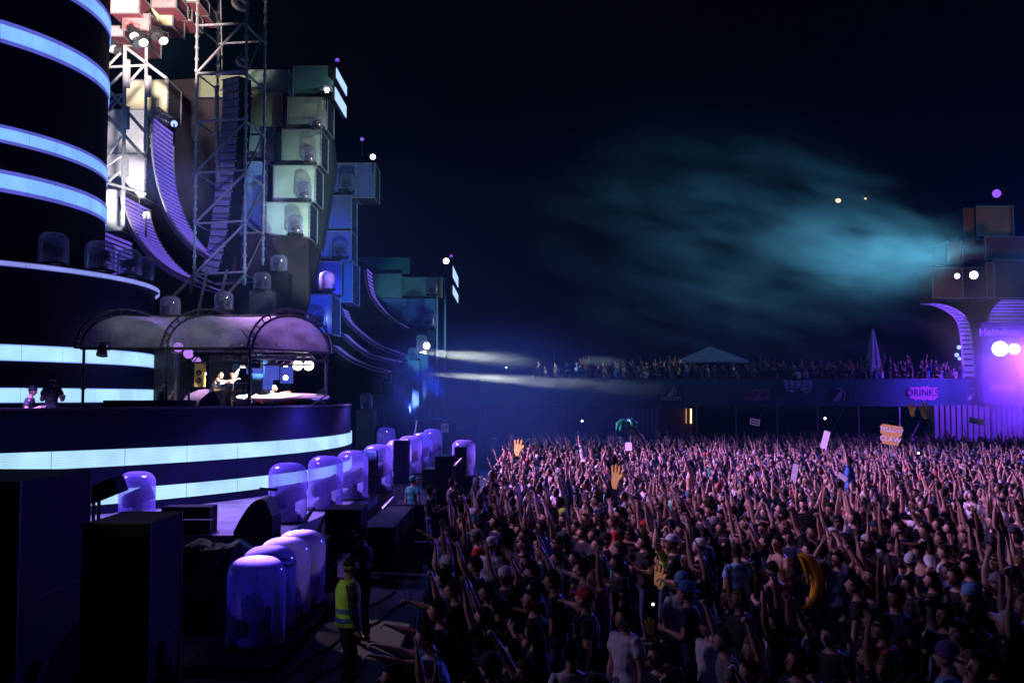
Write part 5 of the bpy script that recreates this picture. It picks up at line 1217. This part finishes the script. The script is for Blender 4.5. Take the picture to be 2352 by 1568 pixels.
# flag at the barrier
a = P(1104, 1128, 25.5); g = G(); pts = []
for i in range(7):
    for k in range(5): pts.append((a.x + .42 * i / 6 * .9 + .03 * math.sin(k * 2 + i), a.y + .04 * math.sin(i * 1.6 + k), a.z + .42 * i / 6 - .20 * k / 4))
me = bpy.data.meshes.new('small_flag'); me.from_pydata(pts, [], [(i * 5 + k, i * 5 + k + 1, (i + 1) * 5 + k + 1, (i + 1) * 5 + k) for i in range(6) for k in range(4)]); me.materials.append(mat('flag red', (.55, .04, .06), .7)); me.materials.append(mat('flag blue', (.08, .16, .5)))
for i, q in enumerate(me.polygons): q.material_index = 1 if i % 4 > 1 else 0
o = bpy.data.objects.new('small_flag', me); COL.objects.link(o); tag(o, 'red and blue flag held out at the left edge of the crowd', 'flag')
def phone(xp, yp, Y, label, s=.05, em=M_spotw):
    c = P(xp, yp, Y); t = empty('phone', c, label, 'phone'); g = G(); g.box((0, .01, 0), (.075, .01, .15)); g.build('phone_case', M_black, t); g = G(); g.ell((0, 0, .03), (s, .006, s), 12, 6); g.build('flash', em, t)
phone(1500, 1393, 11.8, 'phone with bright white flash in the dark near crowd', .014)
phone(1895, 962, 46, 'phone with white light at the back of the crowd', .045)
phone(1337, 968, 44, 'small phone light at the back left of the crowd', .04)
phone(2110, 1042, 36, 'pale phone light right of the lettered board', .03)
phone(1163, 845, 62, 'tiny light in the smoke above the left terrace', .035)
# crowd barrier
for i in range(14):
    y0 = 8.0 + i * 2.2; t = empty('crowd_barrier', (-1.28, y0, 0), f'{ORD[i] if i else "nearest"} dark metal barrier section along the pit', 'barrier', 'barrier sections along the pit')
    g = G(); g.tube([(0, 0, 0), (0, 0, 1.1), (0, 2.1, 1.1), (0, 2.1, 0)], .025, 6); g.build('frame', M_case, t, True)
    g = G(); g.box2((-.01, .04, .1), (.01, 2.06, 1.05)); g.build('sheet', mat('barrier sheet', (.03, .03, .035), .6), t)

# ================================================================== PIT AND BOOTH EQUIPMENT
def case(q, Y, depth, ztop, label, m=M_case, name='flight_case', z0=0., taper=0):
    """black box: x0,x1 picture columns of the front; ztop metres"""
    a = P(q[0], 1200, Y); b = P(q[1], 1200, Y); t = empty(name, (a.x, Y, z0), label, 'equipment case'); w = b.x - a.x; h = ztop - z0
    g = G(); g.box2((0, 0, 0), (w, depth, h)); o = g.build('case_body', m, t); bv = o.modifiers.new('b', 'BEVEL'); bv.width = .012; bv.segments = 2
    g = G()
    for xx in (0, w): 
        g.box2((xx - .012, -.012, 0), (xx + .012, .03, h + .006)); g.box2((xx - .012, depth - .03, 0), (xx + .012, depth + .012, h + .006))
    for yy in (-.006, depth + .006): g.box2((0, yy - .01, h - .02), (w, yy + .01, h + .008))
    for zz in (h * .5,): g.box2((w - .002, 0.03, zz - .01), (w + .008, depth - .03, zz + .01)); g.box2((0, -.008, zz - .01), (w, .002, zz + .01))
    g.build('corner_rail', mat('dull rail', (.012, .012, .016), .45, .3), t)
    return t
case((-330, 43), 12.2, 2.04, P(60, 1106, 12.2).z, 'tall black speaker stack at the left picture edge', M_case, 'speaker_stack')
case((192, 345), 11.0, 1.05, P(270, 1201, 11.0).z, 'nearer black speaker stack with a dull blue top', M_case, 'speaker_stack')
p0 = P(240, 1125, 19); t = empty('tilted_speaker', p0, 'dark tilted speaker on a short stand behind the black stacks', 'speaker'); g = G(); g.box((0, 0, 0), (.66, .5, .30), Matrix.Rotation(R(-22), 3, 'Y')); g.build('cabinet', M_case, t)
for dx in (-.2, -.1): g = G(); g.tube([(dx, 0, -.1), (dx, 0, -(p0.z - zlow) + .0)], .035, 6); g.build('stand_leg', M_dsteel, t)
case((372, 482), 21.8, .5, P(420, 1164, 21.8).z, 'low black rack with two small aerials on the stage floor', M_case, 'equipment_rack', zlow)
p0 = P(452, 1193, 21.3); g = G(); g.box((0, 0, 0), (.66, .03, .015)); o = g.build('white_strip', M_white, None, label='thin white edge strip under the low black rack', cat='strip'); o.location = p0
# tarp covered speaker with microphone
a = P(536, 1250, 20.8); b = P(624, 1250, 20.8); g = G(); hgt_ = P(590, 1146, 20.8).z; w = b.x - a.x
secs = []
for i in range(13):
    f = i / 12; x = a.x + w * f; top = hgt_ * (.62 + .38 * math.sin(min(1, f * 1.25 + .05) * math.pi * .55)) - (.35 * max(0, f - .82) / .18); secs.append((x, top))
base_z = .5; pts = [(x, 20.8, z) for x, z in secs]; g.prism([(a.x, 20.8, base_z)] + pts + [(b.x, 20.8, base_z)], (0, .8, 0)); g.build('covered_wedge', M_cloth, None, label='black covered wedge with rounded back below the belt light', cat='covered speaker')
t = empty('microphone_stand', P(600, 1150, 21.2), 'small black microphone on a thin stand over the covered wedge', 'microphone'); o0 = t.location
m0 = P(622, 1123, 21.2) - o0; g = G(); g.tube([m0 + V((-.24, 0, .03)), m0 + V((-.05, 0, 0)), m0 + V((.14, 0, -.01))], [.012, .028, .03], 8); g.build('microphone', M_black, t, True)
g = G(); g.tube([m0, m0 + V((-.05, 0, -.5))], .008, 5); g.tube([m0 + V((-.2, 0, .02)), m0 + V((-.22, 0, -.1)), m0 + V((-.1, 0, -.45))], .004, 5); g.build('stand', M_dsteel, t)
# crumpled sheet over gear with a tube
a = P(419, 1262, 17.2); b = P(548, 1262, 17.2); g = G(); nx, ny = 34, 14; wx = b.x - a.x
for i in range(nx + 1):
    for k in range(ny + 1):
        u, v_ = i / nx, k / ny; x = a.x - .25 + (wx + .3) * u; ed = min(u, 1 - u) * 6; tp = a.z + .04 * math.sin(u * 9) - .10 * max(0, 1 - ed)
        z = tp * (1 - max(0, (.42 - v_) / .42) ** 1.0 * .55) + .06 * noise.noise(V((u * 6, v_ * 5, 1))) + .035 * noise.noise(V((u * 17, v_ * 9, 3)))
        g.v.append((x, 16.8 + 1.4 * v_ + .08 * noise.noise(V((u * 8, v_ * 6, 7))), z))
for i in range(nx):
    for k in range(ny): j = i * (ny + 1) + k; g.f.append((j, j + ny + 1, j + ny + 2, j + 1))
g.build('plastic_sheet', mat('crumpled dark plastic', (.02, .022, .03), .34, 0, .4, 5, .5), None, True, label='crumpled dark plastic sheet over gear left of the violet domes', cat='plastic sheet')
g = G(); g.tube([P(421, 1362, 16.2), P(516, 1268, 16.5)], [.03, .055], 10); g.build('leaning_tube', M_dsteel, None, True, label='thick dark tube leaning on the plastic sheet', cat='tube')
case((420, 500), 17.0, 1.2, .75, 'dark case hidden below the plastic sheet', M_case, 'flight_case')
case((748, 828), 22.0, 1.0, P(790, 1170, 22).z, 'black amplifier on the platform edge below the third dome', M_case, 'amplifier', .6)
case((590, 744), 20.9, 1.6, 1.0, 'black platform step below the first tall dome', M_case, 'platform_step')
case((828, 905), 23.2, 4.5, 1.0, 'dark platform step beside the steward', M_case, 'platform_step')
case((905, 975), 28.0, 6.0, 1.0, 'long dark platform step below the fifth dome', M_case, 'platform_step')
case((836, 862), 30.4, .5, P(850, 1036, 30.4).z, 'narrow black cabinet before the fourth dome', M_case, 'cabinet', zlow)
case((903, 936), 34, .5, P(920, 1012, 34).z, 'blue lit black cabinet before the fifth dome', M_blackgloss, 'cabinet', zlow)
case((970, 1038), 33.0, 1.4, P(1000, 1078, 33).z, 'black amplifier stand between pit and standing dome', M_case, 'amplifier_stand')
case((999, 1042), 33.1, .8, P(1020, 1048, 33.1).z, 'small black amplifier on top of the stand', M_case, 'amplifier', P(1000, 1078, 33).z + .01)
case((1030, 1082), 38.0, 1.3, .94, 'low dark case under the dome standing apart', M_case, 'flight_case')
case((1044, 1070), 37.6, .4, P(1055, 1027, 37.6).z, 'dark cabinet cut out before the dome standing apart', M_case, 'cabinet', .95)
for i, (x0, y0, x1, y1, Y, lab) in enumerate(((702, 1192, 722, 1165, 20.8, 'pale tilted bar beside the first tall dome'), (728, 1225, 748, 1180, 20.6, 'silver folded bracket left of the amplifier'), (880, 1168, 905, 1140, 24, 'short pale rod leaning near the platform step'), (1044, 1070, 1060, 1052, 33, 'thin silver bracket right of the small amplifier'), (950, 1018, 958, 965, 44, 'pale upright blade between the far domes'))):
    g = G(); g.tube([P(x0, y0, Y), P(x1, y1, Y)], [.05, .025], 4); g.build('metal_bar', M_steel, None, label=lab, cat='metal bar')
a = P(1013, 974, 50); t = empty('lit_box', a, 'small violet lit panel with two dark slots past the dome row', 'panel'); g = G(); g.box2((0, 0, -.4), (.36, .3, 0)); g.build('panel_body', M_white, t); g = G(); g.box2((.14, -.01, -.22), (.20, 0, -.08)); g.box2((.24, -.01, -.22), (.30, 0, -.08)); g.build('slot', M_black, t)
for i in range(9):
    xx = (1000, 1022, 880, 905, 850, 935, 960, 830, 1040)[i]; yy = (962, 968, 985, 990, 978, 975, 968, 950, 985)[i]; Y = 52 + i; p = P(xx, yy, Y)
    g = G(); g.box2((p.x - .5, Y, zlow), (p.x + .4 + .2 * (i % 3), Y + .8, p.z)); g.build('equipment_box', M_case, None, label=f'{ORD[i] if i else "first"} of the dark boxes crowded at the far stage foot', cat='equipment box', group='dark boxes at the far stage foot')
for i in range(4):
    rr = random.Random(i); pts = [V((-3.1 + .25 * i + .25 * math.sin(k * .9 + i) + .12 * rr.uniform(-1, 1), 9 + k * .9, .02)) for k in range(14)]
    g = G(); g.tube([V((q.x, q.y, .02)) for q in smooth_curve(pts, 3)], .018, 5); g.build('floor_cable', M_black, None, True, label=f'{ORD[i] if i else "first"} black cable from the left snaking over the pit floor', cat='cable', group='cables on the pit floor')
# booth
t = empty('booth_speaker', P(414, 888, 33.6), 'black booth loudspeaker with a lit yellow driver strip', 'speaker'); o0 = t.location; a = P(414, 832, 33.6) - o0; b = P(446, 888, 33.6) - o0; c = P(462, 888, 33.6) - o0
g = G(); g.box2((a.x, 0, b.z), (b.x, .5, a.z)); g.build('cabinet', M_black, t); g = G(); g.prism([(b.x, .0, b.z), (c.x, .18, b.z), (c.x, .5, b.z), (b.x, .5, b.z)], (0, 0, a.z - b.z)); g.build('baffle', mat('ochre baffle', (.55, .36, .10), .6), t)
for zz in (.22, .48): g = G(); g.lathe([(.001, -.02), (.05, -.0), (.085, .03), (.095, .035)], 14, ((b.x + c.x) / 2, .075, b.z + zz), False, V((.6, -.8, 0)).to_track_quat('Z', 'Y').to_matrix()); g.build('driver', M_black, t, True)
g = G(); g.tube([((a.x + b.x) / 2, .2, b.z), ((a.x + b.x) / 2, .2, ZR - o0.z)], .04, 8); g.build('pole', M_dsteel, t)
def wedge(q, Y, label, m):
    x0, y0, x1, y1 = q; a = P(x0, y1, Y); b = P(x1, y1, Y); top = P(x1, y0, Y).z; g = G()
    g.box2((a.x + .05, Y + .02, ZR), (b.x - .05, Y + .55, a.z + .01)); g.prism([(a.x, Y, a.z), (a.x + .1, Y, a.z + (top - a.z) * .45), (a.x + (b.x - a.x) * .5, Y, top - .04), (a.x + (b.x - a.x) * .72, Y, top), (b.x, Y, a.z + (top - a.z) * .35), (b.x, Y, a.z)], (0, .6, 0)); return g.build('monitor_wedge', m, None, label=label, cat='monitor speaker')
wedge((452, 897, 506, 936), 32.2, 'large black floor monitor in front of the two performers', M_black)
wedge((421, 893, 488, 918), 34.6, 'violet monitor left of the performers', mat('mauve cloth', (.45, .30, .62), .6))
wedge((586, 893, 614, 912), 34.2, 'grey monitor wedge beside the white desk', M_case); wedge((716, 893, 742, 925), 35.0, 'small grey monitor at the right end of the booth', M_cloth)
g = G(); a = P(236, 936, 31.4); b = P(430, 936, 31.4); g.box2((a.x, 31.4, ZR - .02), (b.x, 32.3, P(300, 919, 31.4).z)); g.build('long_bench', M_black, None, label='long low black bench along the booth front', cat='bench')
t = empty('booth_desk', P(650, 920, 34.0), 'round booth desk with brightly lit white top', 'desk'); g = G(); g.lathe([(1.55, 0), (1.6, .05), (1.55, .09), (.02, .10)], 40); o = g.build('desk_top', mat('desk white', (.80, .76, .70), .45), t, True); o.scale.y = .45; o.rotation_euler.x = R(7); o.location.z = P(650, 911, 34).z - t.location.z - .05
g = G(); g.lathe([(1.45, -.5), (1.45, .09)], 40); o = g.build('desk_skirt', M_black, t, True); o.scale.y = .45; o.location.z = P(650, 911, 34).z - t.location.z - .2
a = P(536, 925, 33.1); b = P(692, 925, 33.1); g = G(); g.box2((a.x, 33.05, ZR), (b.x, 33.75, P(600, 925, 33.3).z - .04)); g.build('front_table', M_black, None, label='narrow black table under the small deck players', cat='table')
rr = random.Random(4)
for i in range(6):
    p = P(545 + i * 24, 916, 33.3); g = G(); g.box((0, 0, .05), (.32, .3, .07)); 
    for k in range(6): g.box((-.12 + .05 * k, -.08 + .03 * (k % 3), .095), (.02, .02, .02))
    o = g.build('mixer', mat(('pink', 'blue', 'red')[i % 3] + ' lit knobs', ((.5, .2, .5), (.2, .2, .6), (.6, .12, .15))[i % 3], .4), None, label=f'{ordn[i]} small deck player from the left on the booth front', cat='player', group='small players in the booth'); o.location = (p.x, p.y, P(600, 925, 33.3).z - .03)  # one even colour over player and knobs
t = empty('booth_screen', P(551, 843, 33.2), 'dark box hung from the booth truss corner', 'box'); a = P(551, 825, 33.2) - t.location; b = P(598, 845, 33.2) - t.location; g = G(); g.box2((a.x, 0, b.z), (b.x, .3, a.z)); g.build('box_body', M_black, t)
for (x, y, Y, m, r, lab, aim) in ((684, 839, 34.6, glow('warm white lens', (1, .93, .72), 14), .17, 'left bright warm lamp hanging in the booth', (0, 0, 5)), (709, 839, 34.7, glow('warm white lens', (1, 1, 1)), .17, 'right bright warm lamp hanging in the booth', (0, 0, 5)),
                                  (409, 797, 33.6, glow('violet lens', (.5, .22, .9), 1.0), .17, 'upper violet lamp in the booth roof', (-4, 10, 2)), (433, 812, 33.8, glow('violet lens', (1, 1, 1)), .17, 'middle violet lamp in the booth roof', (-4, 10, 2)), (452, 829, 34.0, glow('violet lens', (1, 1, 1)), .14, 'lower violet lamp above the booth loudspeaker', (-4, 10, 2)),
                                  (529, 826, 33.6, M_grille, .20, 'left dark lamp hanging above the performers', (-9, 34, 0)), (560, 826, 33.6, M_grille, .20, 'right dark lamp hanging above the performers', (-9, 34, 0)), (234, 816, 31.9, M_grille, .16, 'small dark floodlight under the left roof arch', (-13, 30, 0)), (468, 858, 36, M_spotw, .09, 'small cyan white lamp at the back of the booth', (0, 0, 4)), (656, 867, 38, M_spotw, .09, 'small cyan white lamp far right in the booth', (0, 0, 4))):
    lens_fixture(P(x, y, Y), aim, m, lab, 'booth lamp', 'booth_lamp', r)
# pale blue backdrop slabs behind the booth
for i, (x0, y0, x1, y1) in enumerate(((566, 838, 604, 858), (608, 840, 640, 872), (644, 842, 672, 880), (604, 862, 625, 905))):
    a = P(x0, y0, 39.5 + i * .2); b = P(x1, y1, 39.5 + i * .2); g = G(); g.box2((a.x, a.y, b.z), (b.x, a.y + .1, a.z)); g.build('backdrop_panel', mat('faint blue glow panel', (.1, .1, .2), .5, 0, .5, 1.5, 0, (.08, .13, .8), .5), None, label=f'{ordn[i]} blue glowing panel behind the booth from the left', cat='glowing panel', group='blue glowing panels behind the booth')  # blue light falling on the panels put in as emission
g = G()
for k in range(5): a = P(508 + k * 14, 884 + (k % 2) * 6, 36.5); g.tube([(a.x, a.y, ZR - .2), a], .02, 5)
g.tube([P(500, 880, 36.5), P(600, 880, 36.5)], .025, 5); g.build('keyboard_stand', M_dsteel, None, label='thin dark frame stand at the back of the booth', cat='stand')
g = G(); g.tube([P(534, 938, 32), P(588, 900, 33)], .035, 6); g.build('handrail', M_dsteel, None, label='black sloping handrail by the booth post', cat='handrail')
g = G(); g.tube([P(712, 932, 33), P(752, 906, 33.4)], .03, 6); g.build('handrail', M_dsteel, None, label='black sloping rod at the right end of the booth', cat='handrail')

# ================================================================== SMOKE AND HAZE
def volume(name, loc, rad, dens, col, nscale, label, sx=(1, 1, 1), lo=.42, hi=.75, rot=0, bm_step=.5, aniso=0.):
    g = G(); g.ell((0, 0, 0), (1, 1, 1), 28, 16); o = g.build(name, None, None, False, label=label, cat='smoke', kind='stuff'); o.location = loc; o.scale = rad; o.rotation_euler = (0, rot, 0)
    m = bpy.data.materials.new(name); m.use_nodes = True; nt = m.node_tree; nt.nodes.clear(); N = nt.nodes.new; L = nt.links.new
    out = N('ShaderNodeOutputMaterial'); pv = N('ShaderNodeVolumePrincipled'); pv.inputs['Color'].default_value = (*col, 1); pv.inputs['Anisotropy'].default_value = aniso
    tc = N('ShaderNodeTexCoord'); mp = N('ShaderNodeMapping'); mp.inputs['Scale'].default_value = sx; L(tc.outputs['Object'], mp.inputs[0])
    nz = N('ShaderNodeTexNoise'); nz.inputs['Scale'].default_value = nscale; nz.inputs['Detail'].default_value = 4; nz.inputs['Distortion'].default_value = .4; L(mp.outputs[0], nz.inputs['Vector'])
    mr = N('ShaderNodeMapRange'); mr.inputs[1].default_value = lo; mr.inputs[2].default_value = hi; L(nz.outputs[0], mr.inputs[0])
    ln = N('ShaderNodeVectorMath'); ln.operation = 'LENGTH'; L(tc.outputs['Object'], ln.inputs[0])
    fo = N('ShaderNodeMapRange'); fo.interpolation_type = 'SMOOTHSTEP'; fo.inputs[1].default_value = 1.; fo.inputs[2].default_value = .25; fo.inputs[3].default_value = 0; fo.inputs[4].default_value = 1; L(ln.outputs['Value'], fo.inputs[0])
    mu = N('ShaderNodeMath'); mu.operation = 'MULTIPLY'; L(mr.outputs[0], mu.inputs[0]); L(fo.outputs[0], mu.inputs[1])
    m2 = N('ShaderNodeMath'); m2.operation = 'MULTIPLY'; m2.inputs[1].default_value = dens; L(mu.outputs[0], m2.inputs[0]); L(m2.outputs[0], pv.inputs['Density']); L(pv.outputs[0], out.inputs['Volume'])
    m.cycles.volume_sampling = 'MULTIPLE_IMPORTANCE'; o.data.materials.append(m); return o
volume('smoke', (20.2, 57.5, 12.0), (6.4, 2.6, 3.8), .20, (.9, .95, 1), 2.2, 'dense pale blue heart of the smoke beside the right tower', (.9, 1, 1.6), .36, .68, R(8))
volume('smoke', (14, 57.5, 12.0), (15.5, 3.6, 9.5), .22, (.9, .95, 1), 3.6, 'large drifting teal smoke cloud left of the right tower', (.8, 1, 1.5), .46, .68, R(14))
volume('smoke', (31, 55.8, 5.8), (8.5, 2.4, 7.6), .55, (.95, .95, 1), 2., 'violet glowing smoke around the blinding lamps', (1, 1, 1), .25, .7)
a = P(1100, 825, 61); volume('smoke', (a.x, 61.5, a.z), (4.2, 1.2, 1.15), .8, (1, 1, 1), 1.6, 'upper pale smoke streak right of the far lamp', (1, 1, 1.6), .3, .7, R(3))
a = P(1300, 884, 58.6); volume('smoke', (a.x, 58.6, a.z), (8.6, .7, .9), 1.1, (1, 1, 1), 2.4, 'lower pale smoke streak across the terrace banner', (2.2, 1, 1.), .35, .7, R(3.5))
a = P(1385, 828, 60); volume('smoke', (a.x, 60.5, a.z), (1.9, .8, .40), 1.1, (1, 1, 1), 1.4, 'short pale smoke streak above the left terrace crowd', (1, 1, 1), .3, .7, R(3))
spot((a.x - 3, 59, a.z + 1.2), (a.x, 60.5, a.z), (.7, .9, .9), 160, 40, .8, .1)  # added spot that makes the short smoke streak show
volume('smoke', (-.5, 50, 3.2), (10, 9, 5.5), .030, (.25, .5, 1), 1.4, 'blue tinted hanging smoke between the stage foot and the crowd', (1, 1, 1), .1, .7)  # blue of the spots put into the smoke colour itself
# the air of the whole place
g = G(); g.box2((-60, -8, -1.5), (60, 108, 34)); hz = g.build('haze', None, None, label='thin blue tinted haze filling the festival ground', cat='haze', kind='stuff')
m = bpy.data.materials.new('haze'); m.use_nodes = True; nt = m.node_tree; nt.nodes.clear(); out = nt.nodes.new('ShaderNodeOutputMaterial'); pv = nt.nodes.new('ShaderNodeVolumePrincipled')
pv.inputs['Color'].default_value = (.22, .7, 1, 1); pv.inputs['Density'].default_value = .0004; nt.links.new(pv.outputs[0], out.inputs['Volume']); m.cycles.volume_sampling = 'MULTIPLE_IMPORTANCE'; m.cycles.homogeneous_volume = True  # haze colour carries the blue of the light in the air
hz.data.materials.append(m)
